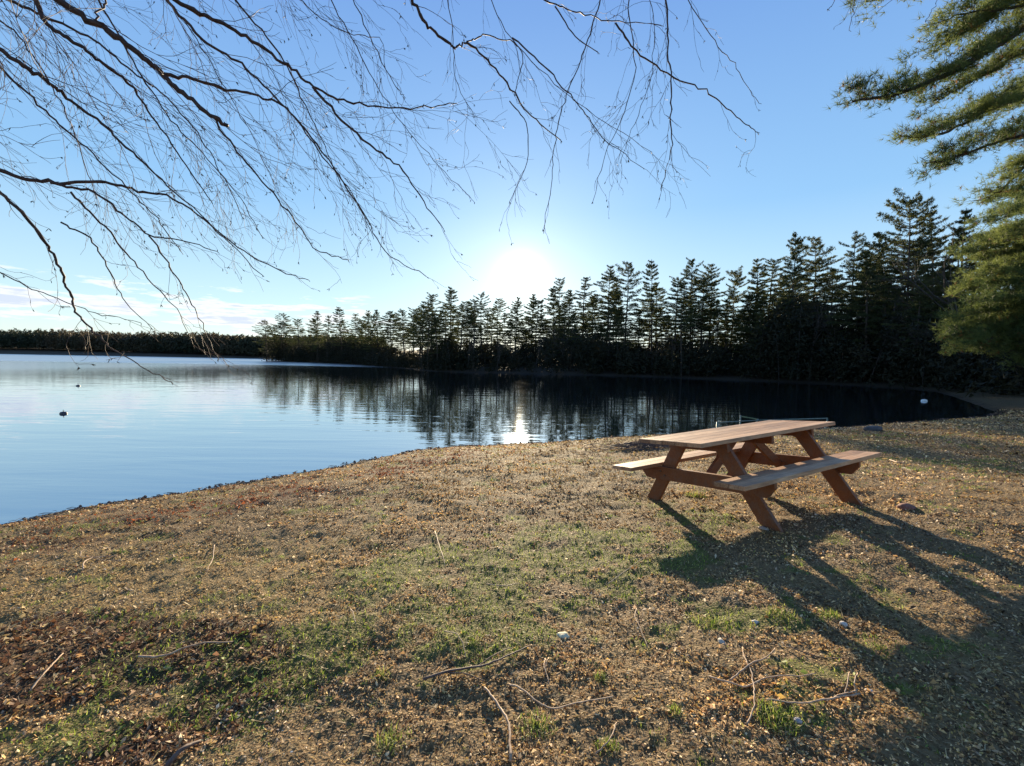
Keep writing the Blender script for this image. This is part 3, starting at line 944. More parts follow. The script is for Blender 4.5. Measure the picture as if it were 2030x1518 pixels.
# wood on the far side of the lake
def far_wood():
    rng = np.random.default_rng(9)
    P = []; S = []
    g = Geo()
    for i in range(5200):
        px = rng.uniform(-260, 760)
        t = rng.uniform(0, 1) ** 1.5
        d0 = np.interp(px, [-260, 0, 300, 520, 1150], [640, 585, 470, 385, 330])
        d = d0 + 10 + t * 150
        r = ray(px, hz(px)); x, y = r[0] * d, d
        z, dd = ground_z(np.array([[x, y]])); 
        if dd[0] < 2: continue
        far = math.hypot(x, y)
        z = z[0] + float(sstep(120, 600, far)) * min(max(dd[0], 0), 200) * 0.05
        topy = np.interp(px, [-260, 0, 120, 260, 350, 430, 520, 1150], [655, 655, 656, 661, 660, 663, 667, 668])
        h = (hz(px) - topy) / F * (d0 + 60) * rng.uniform(0.62, 1.0)
        h = max(h - (z - ZW) * 0.6 + 1, 5)
        w = h * rng.uniform(0.16, 0.30)
        n = 42
        c = rng.normal(size=(n, 3))
        c /= np.linalg.norm(c, axis=1)[:, None]
        kind = rng.random() < 0.4
        if kind:      # conifer: pointed
            zz = rng.uniform(0.12, 1, n)
            c[:, 0] *= w * (1.05 - zz) * 1.1; c[:, 1] *= w * (1.05 - zz) * 1.1; c[:, 2] = zz * h
        else:
            c = c * rng.uniform(.5, 1, (n, 1)) * np.array((w, w, h * 0.42)) + np.array((0, 0, h * 0.55))
        P.append(c + np.array((x, y, z)))
    P = np.concatenate(P)
    V, T = tuft_tris(P, 2.3, 1.3, 2, (0, 0, 0.3), rng)
    o = link('far_wood', mesh_np('far_wood', V, T, M_FARWOOD))
    tag(o, 'low band of distant wood in brown and dull green along the far shore at the left', 'wood', kind='stuff')
far_wood()

# ------------------------------------------------------------------ near pines at the right
def needle_tree(name, label, trunk_pts, trunk_r, limbs, seed, tuft=(0.10, 0.006, 9), dead=0.03, mat=M_NEEDLE_NEAR, per_m=26, dens=1.0, puff=1.0):
    """limbs: (points, radius, pad width)"""
    rng = np.random.default_rng(seed)
    root = link(name, None)
    b = Vector(trunk_pts[0]); root.location = b
    tag(root, label, 'pine tree')
    off = np.array(b)
    g = Geo(); g.tube(np.array(trunk_pts) - off, trunk_r, 10); g.build('trunk', M_BARK, root, True)
    for (pts, r0, wpad) in limbs:
        pts = np.asarray(pts, float) - off
        # resample the limb as a smooth curve
        n = len(pts); tt = np.linspace(0, n - 1, (n - 1) * 5 + 1)
        sm = np.stack([np.interp(tt, np.arange(n), pts[:, k]) for k in range(3)], 1)
        for _ in range(3): sm[1:-1] = (sm[:-2] + sm[1:-1] * 2 + sm[2:]) / 4
        sm[1:-1] += rng.normal(size=(len(sm) - 2, 3)) * 0.015
        g = Geo()
        g.tube(sm, np.linspace(r0, r0 * 0.18, len(sm)), 6, False)
        seg = np.linalg.norm(np.diff(sm, axis=0), axis=1); Ltot = seg.sum(); cum = np.concatenate([[0], np.cumsum(seg)])
        P = []; Dn = []
        nb = int(Ltot * 4.5)
        for k in range(nb):
            s = Ltot * (0.16 + 0.84 * (k + rng.random()) / nb)
            q = np.array([np.interp(s, cum, sm[:, c]) for c in range(3)])
            i = min(np.searchsorted(cum, s), len(sm) - 1)
            d = sm[i] - sm[i - 1]; d /= np.linalg.norm(d) + 1e-9
            lat = np.cross(d, (0, 0, 1)); lat /= np.linalg.norm(lat) + 1e-9
            sd = -1 if k % 2 else 1
            ll = wpad * rng.uniform(0.45, 1.35) * (1.0 - 0.5 * (s / Ltot) ** 2)
            dd = d * rng.uniform(0.45, 0.9) + lat * sd * rng.uniform(.6, 1.0) + np.array((0, 0, rng.uniform(-.12, .28)))
            dd /= np.linalg.norm(dd)
            m = 5
            bp = [q]
            for _ in range(m):
                dd = dd + np.array((0, 0, 0.05)) + rng.normal(size=3) * 0.07; dd /= np.linalg.norm(dd)
                bp.append(bp[-1] + dd * ll / m)
            bp = np.array(bp)
            g.tube(bp, np.linspace(0.010, 0.004, m + 1), 3, False)
            nc = int(rng.integers(2, 5))
            for h in range(nc):
                u = rng.uniform(0.30, 1.0) * m
                a = min(int(u), m - 1)
                cc = bp[a] + (bp[a + 1] - bp[a]) * (u - a) + (lat * rng.normal() * 0.13 + d * rng.normal() * 0.13 + np.array((0, 0, rng.normal() * 0.05 + 0.02))) * puff
                sp = rng.uniform(0.045, 0.105) * puff
                g.tube([bp[a], (bp[a] + cc) / 2 + (0, 0, .01), cc], [0.005, 0.004, 0.002], 3, False)
                nt = max(3, int(ll * per_m * dens / nc * rng.uniform(.5, 1.5)))
                P.append(cc + rng.normal(size=(nt, 3)) * np.array((sp, sp, sp * 0.6))); Dn.append(np.tile(dd * 0.6 + np.array((0, 0, 0.35)), (nt, 1)))
        lm = g.build('branch', M_BARK, root, True)
        P = np.concatenate(P); Dn = np.concatenate(Dn)
        nn = tuft[2]
        V, T = tuft_tris(P, tuft[0], tuft[1], nn, (0, 0, 0), rng)
        # lean every fan towards its own shoot
        V = V.reshape(-1, 3, 3); V[:, 2] += np.repeat(Dn, nn, axis=0) * tuft[0] * 0.6; V = V.reshape(-1, 3)
        link('foliage', mesh_np('foliage', V, T, mat), lm)
        if dead > 0:
            sel = P[rng.random(len(P)) < dead]
            if len(sel):
                V, T = tuft_tris(sel, tuft[0] * 0.9, tuft[1] * 1.2, nn, (0, 0, -0.6), rng)
                link('dead_needles', mesh_np('dead_needles', V, T, M_DEAD), lm)
    return root

def limb(pl):
    return [at(px, py, d) for px, py, d in pl]

bx, by = 17.5, 10.0
zb = gz(bx, by) - 0.2
big = needle_tree('pine_tree', 'near green pine whose limbs reach in from the right edge at the top', 
    [(bx, by, zb), (bx + .1, by, zb + 4), (bx - .1, by, zb + 9), (bx, by + .1, zb + 14), (bx, by, zb + 19)], [0.36, 0.30, 0.24, 0.16, 0.05],
    [(limb([(2330, -130, 10.2), (2180, -30, 9.9), (2030, 55, 9.5), (1920, 128, 9.2), (1800, 180, 9.0), (1730, 196, 8.9), (1690, 200, 8.8)]), 0.085, 0.62),
     (limb([(2330, 20, 10.6), (2180, 60, 10.3), (2060, 78, 10.2), (1985, 130, 10.1), (1900, 178, 10.0), (1850, 200, 10)]), 0.05, 0.55),
     (limb([(2330, 110, 10.4), (2150, 170, 10.0), (2030, 190, 9.8), (1960, 215, 9.6), (1880, 262, 9.4), (1815, 272, 9.3)]), 0.065, 0.62),
     (limb([(2330, 200, 10.2), (2180, 240, 9.6), (2040, 262, 9.3), (1950, 290, 9.2), (1880, 318, 9.1), (1835, 325, 9.0)]), 0.045, 0.50),
     (limb([(2330, -220, 10.8), (2160, -110, 10.4), (2030, -20, 10.2), (1950, 40, 10.0), (1880, 80, 9.9), (1850, 105, 9.8)]), 0.05, 0.62),
     (limb([(2330, -120, 9.6), (2150, -60, 9.5), (2060, 0, 9.4), (1990, 20, 9.4), (1930, 22, 9.3), (1870, 40, 9.3)]), 0.045, 0.55),
     (limb([(2330, -260, 9.0), (2100, -150, 8.8), (1950, -70, 8.6), (1850, -30, 8.5), (1760, -8, 8.4), (1725, 4, 8.4)]), 0.04, 0.35),
     (limb([(2330, 60, 11.6), (2200, 120, 11.4), (2100, 150, 11.2), (2030, 180, 11.0), (1985, 215, 11.0)]), 0.05, 0.8),
     (limb([(2330, 290, 11.6), (2200, 290, 11.4), (2100, 300, 11.2), (2030, 330, 11.0), (1985, 378, 11.0), (1955, 392, 11.0)]), 0.05, 0.62),
     (limb([(2330, 350, 12), (2200, 370, 11.8), (2110, 400, 11.6), (2050, 440, 11.4), (1990, 480, 11.4)]), 0.05, 0.7)],
    31, tuft=(0.12, 0.010, 11), dead=0.04, per_m=170, puff=1.45)

# the more distant pine with drooping olive foliage at the right edge
ox, oy = 36.5, 23.5
zo = gz(ox, oy) - 0.2
LB = []
rl = random.Random(77)
for (px, py, L2) in ((1968, 400, 1), (1955, 440, 1), (1950, 480, 1), (1945, 515, 1), (1938, 548, 1), (1925, 575, 1), (1935, 600, 1), (1900, 630, 1), (1895, 650, 1), (1872, 668, 1), (1890, 690, 1), (1910, 660, 1), (1960, 690, 1), (1990, 640, 1), (1930, 500, 1),
                     (1990, 560, 1), (2000, 460, 1), (1985, 520, 1), (2010, 600, 1), (2020, 680, 1), (2030, 720, 1), (2015, 400, 1), (2040, 500, 1), (2060, 560, 1), (2060, 650, 1), (1965, 620, 1), (1925, 690, 1), (1995, 700, 1)):
    e = rl.uniform(-2.5, 2.0)
    yy = py - rl.uniform(20, 60)
    LB.append((limb([(2255, yy - 10, oy), (2190, yy, oy + e * .4), ((px + 2190) / 2 + 20, (yy + py) / 2 - 12, oy + e * .8), (px + 60, py - 16, oy + e), (px, py, oy + e)]), 0.07, 1.15))
needle_tree('pine_tree', 'olive green pine with drooping foliage down to the bank at the right edge',
    [(ox, oy, zo), (ox + .1, oy, zo + 4), (ox - .1, oy, zo + 9), (ox, oy, zo + 15)], [0.32, 0.27, 0.2, 0.06], LB, 33, tuft=(0.20, 0.022, 8), dead=0.02, per_m=80, dens=1.0, puff=2.2)

# ------------------------------------------------------------------ near leafless tree over the beach at the left
TRK = (-5.6, 2.6)
def smooth_curve(pts, sub=5, it=3, jit=0.0, rng=RNG):
    pts = np.asarray(pts, float); n = len(pts)
    tt = np.linspace(0, n - 1, (n - 1) * sub + 1)
    sm = np.stack([np.interp(tt, np.arange(n), pts[:, k]) for k in range(3)], 1)
    for _ in range(it): sm[1:-1] = (sm[:-2] + sm[1:-1] * 2 + sm[2:]) / 4
    if jit: sm[1:-1] += rng.normal(size=(len(sm) - 2, 3)) * jit
    return sm

def overhead_tree():
    rng = np.random.default_rng(71)
    zb = gz(*TRK) - 0.2
    root = link('leafless_tree', None, None, (TRK[0], TRK[1], zb))
    tag(root, 'near leafless tree whose long drooping budded branches hang across the top left of the sky', 'bare tree')
    off = np.array((TRK[0], TRK[1], zb))
    g = Geo()
    T0 = np.array((TRK[0], TRK[1], 0))
    g.tube(smooth_curve([T0 + (0, 0, zb), T0 + (.05, 0, 2), T0 + (.2, .02, 4.2), T0 + (.35, -.1, 6.4), T0 + (.5, -.1, 8.6)]) - off, np.linspace(0.19, 0.07, 21), 10)
    LIMB = [smooth_curve([T0 + (.2, 0, 4.0), (-4.3, 2.4, 5.6), (-2.6, 2.5, 6.2), (-0.8, 2.7, 6.2), (0.6, 2.9, 5.9), (1.6, 3.1, 5.6)]),
            smooth_curve([T0 + (.1, 0, 2.6), (-4.9, 2.3, 3.8), (-4.4, 2.4, 4.4)]),
            smooth_curve([T0 + (.25, 0, 4.8), (-4.6, 2.3, 6.0), (-3.5, 2.4, 6.3), (-2.4, 2.6, 5.8)])]
    g.tube(LIMB[0] - off, np.linspace(0.075, 0.02, len(LIMB[0])), 8)
    g.tube(LIMB[1] - off, np.linspace(0.06, 0.025, len(LIMB[1])), 8)
    g.tube(LIMB[2] - off, np.linspace(0.06, 0.025, len(LIMB[2])), 8)
    g.build('trunk', M_TWIG, root, True)
    limbpts = np.vstack(LIMB)

    # traced boughs: (limb index, list of (photo column, row, metres ahead), start radius, end radius, twig density, droop)
    B = [
     (1, [(60, -40, 3.3), (85, 40, 3.35), (135, 75, 3.4), (190, 115, 3.5), (235, 147, 3.6), (267, 177, 3.7), (310, 240, 3.8), (370, 330, 3.9), (420, 400, 4.0)], .017, .004, 1.0, .5),
     (1, [(100, -10, 3.0), (185, 45, 3.1), (265, 95, 3.2), (320, 145, 3.3), (360, 185, 3.35), (420, 230, 3.4), (452, 249, 3.45)], .022, .012, .8, .4),
     (1, [(420, 230, 3.4), (470, 300, 3.5), (530, 370, 3.55), (590, 440, 3.6), (625, 500, 3.6), (690, 515, 3.65)], .007, .003, 1.0, .5),
     (1, [(320, 146, 3.3), (380, 155, 3.4), (435, 173, 3.5), (500, 187, 3.6), (560, 204, 3.7), (610, 260, 3.8), (660, 330, 3.9), (720, 420, 4.0), (760, 500, 4.0), (845, 548, 4.0)], .010, .003, 1.0, .5),
     (2, [(300, -30, 3.3), (385, 20, 3.4), (440, 45, 3.5), (510, 85, 3.6), (570, 130, 3.7), (620, 172, 3.8), (680, 200, 3.9), (740, 212, 4.0), (830, 215, 4.1), (905, 205, 4.15)], .018, .004, .9, .5),
     (2, [(620, 172, 3.8), (690, 250, 3.85), (740, 295, 3.9), (790, 325, 3.9), (840, 400, 4.0), (880, 455, 4.0)], .010, .003, 1.0, .5),
     (2, [(330, 0, 3.9), (400, 80, 4.0), (470, 120, 4.1), (520, 165, 4.2), (590, 240, 4.3), (640, 310, 4.4), (700, 380, 4.5), (740, 470, 4.5)], .011, .003, 1.1, .5),
     (1, [(-30, 80, 3.0), (50, 130, 3.1), (100, 165, 3.2), (130, 192, 3.3), (200, 240, 3.4), (260, 300, 3.5), (330, 365, 3.6), (430, 455, 3.7), (520, 545, 3.7)], .016, .003, 1.0, .5),
     (1, [(-30, 110, 3.6), (40, 170, 3.7), (110, 240, 3.8), (170, 290, 3.9), (250, 370, 4.0), (310, 430, 4.0), (360, 500, 4.0)], .011, .003, 1.1, .5),
     (1, [(-40, 325, 3.3), (60, 358, 3.4), (130, 364, 3.45), (200, 358, 3.5), (260, 376, 3.6), (330, 385, 3.7), (400, 430, 3.8), (470, 490, 3.9), (560, 540, 4.0), (612, 555, 4.0)], .015, .003, .8, .4),
     (1, [(100, 362, 3.4), (190, 380, 3.5), (240, 420, 3.55), (295, 467, 3.6), (360, 475, 3.7), (430, 498, 3.8)], .009, .003, .9, .4),
     (1, [(295, 467, 3.6), (340, 530, 3.6), (370, 580, 3.6), (400, 640, 3.6), (425, 700, 3.6)], .006, .002, .9, .3),
     (1, [(140, 380, 3.8), (200, 440, 3.9), (250, 500, 4.0), (300, 560, 4.0), (350, 610, 4.0), (385, 690, 4.0)], .008, .002, .9, .3),
     (1, [(-30, 360, 2.9), (50, 420, 3.0), (90, 480, 3.1), (120, 530, 3.15), (137, 580, 3.2), (150, 620, 3.2), (190, 660, 3.2), (215, 685, 3.2), (270, 720, 3.2), (340, 757, 3.2)], .012, .0025, .8, .25),
     (1, [(120, 440, 3.2), (180, 470, 3.3), (215, 530, 3.3), (240, 590, 3.3), (300, 650, 3.3)], .006, .002, .9, .3),
     (1, [(-40, 520, 3.5), (40, 560, 3.6), (110, 590, 3.6), (190, 620, 3.7), (280, 640, 3.7)], .006, .002, 1.2, .3),
     (1, [(-30, -20, 3.5), (60, 20, 3.6), (120, 45, 3.7), (200, 85, 3.8), (260, 140, 3.9), (330, 190, 4.0), (390, 260, 4.1), (440, 340, 4.2), (480, 430, 4.2)], .012, .003, 1.1, .5),
     (1, [(-30, 20, 4.2), (40, 70, 4.3), (90, 150, 4.4), (130, 220, 4.5), (160, 300, 4.5), (190, 390, 4.5)], .009, .003, 1.2, .4),
     (2, [(180, -30, 4.2), (230, 60, 4.3), (280, 150, 4.4), (340, 240, 4.5), (400, 300, 4.6), (470, 380, 4.7), (520, 470, 4.7)], .010, .003, 1.2, .5),
     (2, [(440, -30, 4.2), (520, 60, 4.3), (570, 130, 4.4), (610, 220, 4.5), (650, 300, 4.5), (690, 400, 4.5)], .009, .003, 1.2, .4),
     (2, [(230, -30, 3.2), (205, 10, 3.2), (188, 42, 3.1)], .006, .006, .3, .2),
     (2, [(560, -30, 4.0), (640, 40, 4.1), (700, 70, 4.2), (760, 75, 4.3), (762, 130, 4.3)], .005, .002, 1.4, .4),
     (2, [(300, -40, 4.8), (380, 60, 4.9), (440, 160, 5.0), (500, 270, 5.0), (550, 380, 5.0)], .008, .002, 1.3, .4),
     (0, [(800, -40, 3.3), (830, 25, 3.4), (860, 65, 3.5), (905, 97, 3.6), (925, 82, 3.6), (975, 125, 3.7), (1020, 185, 3.8), (1060, 240, 3.9), (1112, 278, 4.0)], .013, .004, .8, .6),
     (0, [(925, 82, 3.6), (960, 70, 3.7), (1015, 78, 3.8), (1040, 110, 3.9), (1020, 185, 4.0)], .005, .003, .8, .6),
     (0, [(1040, -30, 3.5), (1100, 12, 3.6), (1150, 27, 3.7), (1210, 40, 3.8), (1310, 50, 3.9)], .007, .003, 1.0, .9),
     (0, [(1100, 12, 3.6), (1140, 75, 3.7), (1185, 103, 3.7)], .005, .003, .8, .9),
     (0, [(1322, -30, 3.7), (1322, 60, 3.7), (1328, 130, 3.7), (1330, 220, 3.7), (1331, 300, 3.7), (1310, 375, 3.7)], .008, .003, 1.0, .8),
     (0, [(1195, -30, 3.6), (1180, 40, 3.6), (1150, 120, 3.6), (1118, 200, 3.6), (1100, 280, 3.6), (1095, 350, 3.6), (1078, 460, 3.6)], .006, .002, 1.0, .8),
     (0, [(1220, 45, 3.7), (1260, 100, 3.8), (1320, 145, 3.9), (1400, 180, 4.0), (1450, 222, 4.0), (1480, 248, 4.0), (1502, 262, 4.0)], .007, .003, .7, .7),
     (0, [(1345, -30, 4.2), (1400, 60, 4.3), (1450, 120, 4.3), (1480, 170, 4.3), (1505, 205, 4.3)], .005, .002, .6, .7),
     (0, [(1015, 75, 4.0), (1080, 130, 4.0), (1130, 190, 4.0), (1160, 225, 4.0), (1200, 280, 4.0), (1275, 333, 4.0)], .006, .002, .9, .8),
     (0, [(1245, -30, 3.9), (1250, 60, 3.9), (1262, 130, 3.9), (1240, 220, 3.9), (1200, 300, 3.9), (1175, 400, 3.9)], .005, .002, 1.0, .8),
     (0, [(1010, 200, 3.8), (1045, 240, 3.8), (1048, 320, 3.8), (1010, 400, 3.8)], .004, .002, .8, .8),
     (0, [(880, -30, 4.2), (900, 60, 4.3), (900, 160, 4.3), (940, 230, 4.3)], .005, .002, 1.1, .6),
     (0, [(690, -30, 3.8), (740, 90, 3.9), (790, 180, 4.0), (800, 190, 4.0)], .005, .002, 1.0, .6),
     (0, [(640, -30, 4.4), (690, 60, 4.5), (740, 160, 4.6), (800, 250, 4.6), (870, 330, 4.6), (940, 400, 4.6)], .006, .002, 1.2, .5),
     (0, [(960, -30, 4.6), (1000, 60, 4.7), (1080, 150, 4.7), (1180, 230, 4.7), (1290, 300, 4.7)], .005, .002, 1.0, .8),
     (0, [(1280, -30, 4.6), (1300, 60, 4.6), (1290, 160, 4.6), (1250, 260, 4.6), (1230, 320, 4.6)], .004, .002, 1.1, .8),
     (0, [(1660, -60, 4.0), (1652, 8, 4.0), (1640, 18, 4.0)], .003, .002, .3, .8),
     (0, [(1700, -50, 4.2), (1690, 20, 4.2), (1683, 60, 4.2)], .003, .002, .3, .8),
     (0, [(1870, -20, 4.4), (1850, 20, 4.4), (1835, 40, 4.4)], .003, .002, .3, .8),
    ]
    for bi, (li, tr, r0, r1, dens, droop) in enumerate(B):
        pts = [at(px, py, d) for px, py, d in tr]
        if tr[0][1] < 0 or tr[0][0] < 0:
            p0 = pts[0]
            L_ = LIMB[li]
            q = L_[np.argmin(np.linalg.norm(L_ - (p0 + np.array((-0.6, -0.3, 0.9))), axis=1))]
            if np.linalg.norm(q - p0) > 2.0 and li == 0 and tr[0][0] > 1500: q = LIMB[0][-1]
            mid = (p0 + q) / 2 + np.array((0, 0, 0.15))
            pts = [q, mid] + pts
        sm = smooth_curve(pts, 6, 3, 0.006 if len(pts) > 4 else 0.002, rng)
        n = len(sm)
        seg = np.linalg.norm(np.diff(sm, axis=0), axis=1); cum = np.concatenate([[0], np.cumsum(seg)]); Lt = cum[-1]
        g = Geo(); bd = Geo()
        knots = 1 + 0.18 * (rng.random(n) > 0.8)
        g.tube(sm - off, np.linspace(r0 * 1.08, r1 * 1.0, n) * knots, 6, True)
        main = (pts[-1] - pts[max(0, len(pts) - 5)]); main /= np.linalg.norm(main)
        def bud(p, d):
            for _ in range(rng.integers(1, 4)):
                e = d * 0.5 + np.array((0, 0, -0.5)) + rng.normal(size=3) * 0.35
                e /= np.linalg.norm(e)
                l = rng.uniform(0.014, 0.030)
                bd.tube([p, p + e * l * .35, p + e * l * .75, p + e * l], [0.0009, 0.0025, 0.0021, 0.0005], 4, False)
        def grow(p, d, l, r, lev):
            m = 6 if lev < 3 else 4
            q = [p]; w = 0.11 + 0.05 * lev
            for k in range(m):
                tgt = main * 0.5 + np.array((0, 0, -1.0)) * droop * 0.6
                if k > m * 0.55: tgt = tgt + np.array((0.25, 0, 0.75))
                d = d + rng.normal(size=3) * w + tgt * 0.13
                d /= np.linalg.norm(d)
                q.append(q[-1] + d * l / m)
            q = np.array(q)
            g.tube(q - off, np.linspace(r, max(r * 0.5, 0.0010), m + 1), 3, False)
            if lev < 3:
                c = int(l * (5.2 if lev == 1 else 6.5) * rng.uniform(.6, 1.2)) + (1 if lev == 1 else 0)
                for k in range(c):
                    u = rng.uniform(0.15, 0.97) * m; a = int(u)
                    s = q[a] + (q[min(a + 1, m)] - q[a]) * (u - a)
                    dd = (q[min(a + 1, m)] - q[a]); dd /= np.linalg.norm(dd) + 1e-9
                    pr = rng.normal(size=3); pr -= dd * (pr @ dd); pr /= np.linalg.norm(pr)
                    grow(s, dd + pr * rng.uniform(.35, .85), l * rng.uniform(.3, .62), max(r * 0.62, 0.0015), lev + 1)
            if lev >= 2 and rng.random() < 0.36: bud(q[-1] - off, d)
            if lev >= 2 and rng.random() < 0.12: bud(q[m // 2] - off, d)
        nb = int(Lt * 4.3 * dens)
        for k in range(nb):
            s = Lt * (0.12 + 0.88 * (k + rng.random()) / max(nb, 1))
            i = min(np.searchsorted(cum, s), n - 1); i = max(i, 1)
            p = sm[i - 1] + (sm[i] - sm[i - 1]) * ((s - cum[i - 1]) / seg[i - 1])
            d = (sm[i] - sm[i - 1]); d /= np.linalg.norm(d)
            pr = rng.normal(size=3); pr -= d * (pr @ d); pr /= np.linalg.norm(pr)
            rr = np.interp(s, [0, Lt], [r0, r1])
            if i > 12 or li != 0:
                low = sstep(2.3, 3.6, p[2])
                grow(p, d + pr * rng.uniform(.25, .65), rng.uniform(0.30, 1.05) * (0.55 if li == 0 else 1.0) * (0.40 + 0.60 * low), min(max(rr * 0.36, 0.0018), 0.0034), 1)
        bud(sm[-1] - off, main)
        br = g.build('branch', M_TWIG, root, True)
        if bd.n: tag(bd.build('buds', M_BUD, br), kind='stuff')
overhead_tree()

# ------------------------------------------------------------------ litter, grass, stones, sticks on the beach
def attr_mat(name, rough=0.8, trans=0.25, spec=0.25):
    return leaf_mat(name, None, None, trans, attr='tint', rough=rough, spec=spec)
M_LITTER = attr_mat('dry_litter', 0.68, 0.28, 0.28)
M_BLADE = attr_mat('grass_blades', 0.6, 0.5, 0.3)

def scatter_pts(n, rmin, rmax, power, rng, half=1.02):
    # radius density ~ r^(1-power)
    u = rng.random(n)
    a = 2 - power
    r = (rmin ** a + u * (rmax ** a - rmin ** a)) ** (1 / a)
    th = rng.uniform(-half, half, n)
    return r * np.sin(th), r * np.cos(th), r

PAL = np.array([(.47, .33, .17), (.36, .23, .12), (.20, .12, .06), (.08, .045, .025), (.64, .50, .31), (.38, .27, .18), (.04, .025, .015), (.74, .62, .44), (.42, .30, .11)])
PW = np.array([.17, .16, .15, .15, .11, .11, .09, .03, .09])
def litter():
    rng = np.random.default_rng(3)
    N = 760000
    x, y, r = scatter_pts(N, 0.9, 30, 1.7, rng)
    z, dd = ground_z(np.stack([x, y], 1))
    mo = moss_w(x, y); st = straw_w(x, y)
    cl = fbm(x * 5, y * 5, 3, 77)
    keep = (dd > 0.02) & (rng.random(N) < (1.0 - 0.80 * mo) * np.clip(0.30 + (cl - 0.38) * 3.0, 0.25, 1))
    x, y, z, r, mo, st, dd = [v[keep] for v in (x, y, z, r, mo, st, dd)]
    n = len(x)
    size = rng.lognormal(math.log(0.0062), 0.36, n) * (0.55 + 0.17 * r)
    big = rng.random(n) < 0.012
    size = np.where(big, size * 1.7, size)
    size = size * (1 + 0.9 * leafy_w(x, y) * (rng.random(n) < .5))
    size = np.minimum(size, 0.019 * (0.55 + 0.17 * r))
    a = rng.uniform(0, 2 * math.pi, n)
    tl = rng.normal(size=n) * 0.55; tw = rng.normal(size=n) * 0.6
    asp = rng.uniform(0.25, 0.75, n)
    u = np.stack([np.cos(a) * np.cos(tl), np.sin(a) * np.cos(tl), np.sin(tl)], 1)
    v = np.stack([-np.sin(a) * np.cos(tw), np.cos(a) * np.cos(tw), np.sin(tw)], 1)
    c = np.stack([x, y, z + size * rng.uniform(0.1, 0.5, n)], 1)
    s1 = size[:, None]; s2 = (size * asp)[:, None]
    up_ = np.zeros((n, 3)); up_[:, 2] = size * rng.uniform(-.35, .45, n)
    V = np.stack([c - u * s1, c - v * s2 + up_, c + u * s1, c + v * s2 + up_], 1).reshape(-1, 3)
    k = np.arange(n)[:, None] * 4
    T = np.concatenate([k + [0, 1, 2], k + [0, 2, 3]])
    ci = rng.choice(len(PAL), n, p=PW / PW.sum()); ci[big & (ci == 7)] = 1
    col = PAL[ci] * rng.uniform(0.62, 1.05, (n, 1))
    # broad drifts: paler pinkish crumbs here, darker brown or golden ones there
    dr = fbm(x * 0.8 + 3, y * 1.3, 3, 101)[:, None]; dg = fbm(x * 1.1 - 5, y * 1.6, 3, 111)[:, None]
    col = col * np.array((1.12, 1.06, 0.93)) * (0.98 + 0.74 * sstep(.35, .65, dr))
    col = col * (1 + 0.45 * sstep(2.9, 1.5, r) * sstep(-1.2, 0.0, x))[:, None]
    col = col * (1 + (dg - 0.5) * np.array((0.35, 0.1, -0.6)))
    sel = rng.random(n) < st * 0.6
    col[sel] = np.array((.50, .37, .17)) * rng.uniform(.7, 1.1, (sel.sum(), 1))
    lf = leafy_w(x, y)
    sel = rng.random(n) < lf * 0.75
    col[sel] = np.array([(.20, .095, .045), (.12, .065, .035), (.32, .17, .09), (.48, .34, .21)])[rng.choice(4, sel.sum(), p=[.35, .35, .2, .1])] * rng.uniform(.6, 1.2, (sel.sum(), 1))
    sel = rng.random(n) < mo * 0.6
    col[sel] = np.array((.19, .24, .05)) * rng.uniform(.6, 1.2, (sel.sum(), 1))
    red = (np.exp(-((dd - 1.75) / 0.35) ** 2) * 1.3 + 0.25 * sstep(3.6, 1.0, dd)) * sstep(1.0, -2.2, x) * sstep(.30, .55, fbm(x * 1.6, y * 1.6, 3, 63))
    sel = rng.random(n) < red
    col[sel] = np.array((.30, .095, .035)) * rng.uniform(.4, 1.5, (sel.sum(), 1))
    wet = rng.random(n) < sstep(0.5, 0.05, dd) * 0.9
    col[wet] = np.array((.06, .035, .02)) * rng.uniform(.5, 1.3, (wet.sum(), 1))
    o = link('leaf_litter', mesh_np('leaf_litter', V, T, M_LITTER, False, {'tint': np.repeat(col, 4, axis=0)}))
    tag(o, 'brown leaf crumbs, bark chips and dry needles scattered over the beach', 'leaf litter', kind='stuff')

def blades(x, y, z, ln, wd, lean, col, rng):
    n = len(x)
    a = rng.uniform(0, 2 * math.pi, n)
    b = a + rng.normal(size=n) * 0.7
    h1 = ln * 0.55; h2 = ln
    c = np.stack([x, y, z - 0.003], 1)
    w = np.stack([-np.sin(a), np.cos(a), np.zeros(n)], 1) * (wd / 2)[:, None]
    d1 = np.stack([np.cos(a) * np.sin(lean), np.sin(a) * np.sin(lean), np.cos(lean)], 1)
    l2 = np.minimum(lean + rng.uniform(0.1, 0.8, n), 1.9)
    d2 = np.stack([np.cos(b) * np.sin(l2), np.sin(b) * np.sin(l2), np.cos(l2)], 1)
    m = c + d1 * h1[:, None]
    t = m + d2 * (h2 - h1)[:, None]
    V = np.stack([c - w, c + w, m + w * 0.8, m - w * 0.8, t], 1).reshape(-1, 3)
    k = np.arange(n)[:, None] * 5
    Q = k + [0, 1, 2, 3]
    T = k + [3, 2, 4]
    C = np.repeat(col, 5, axis=0)
    return V, Q, T, C

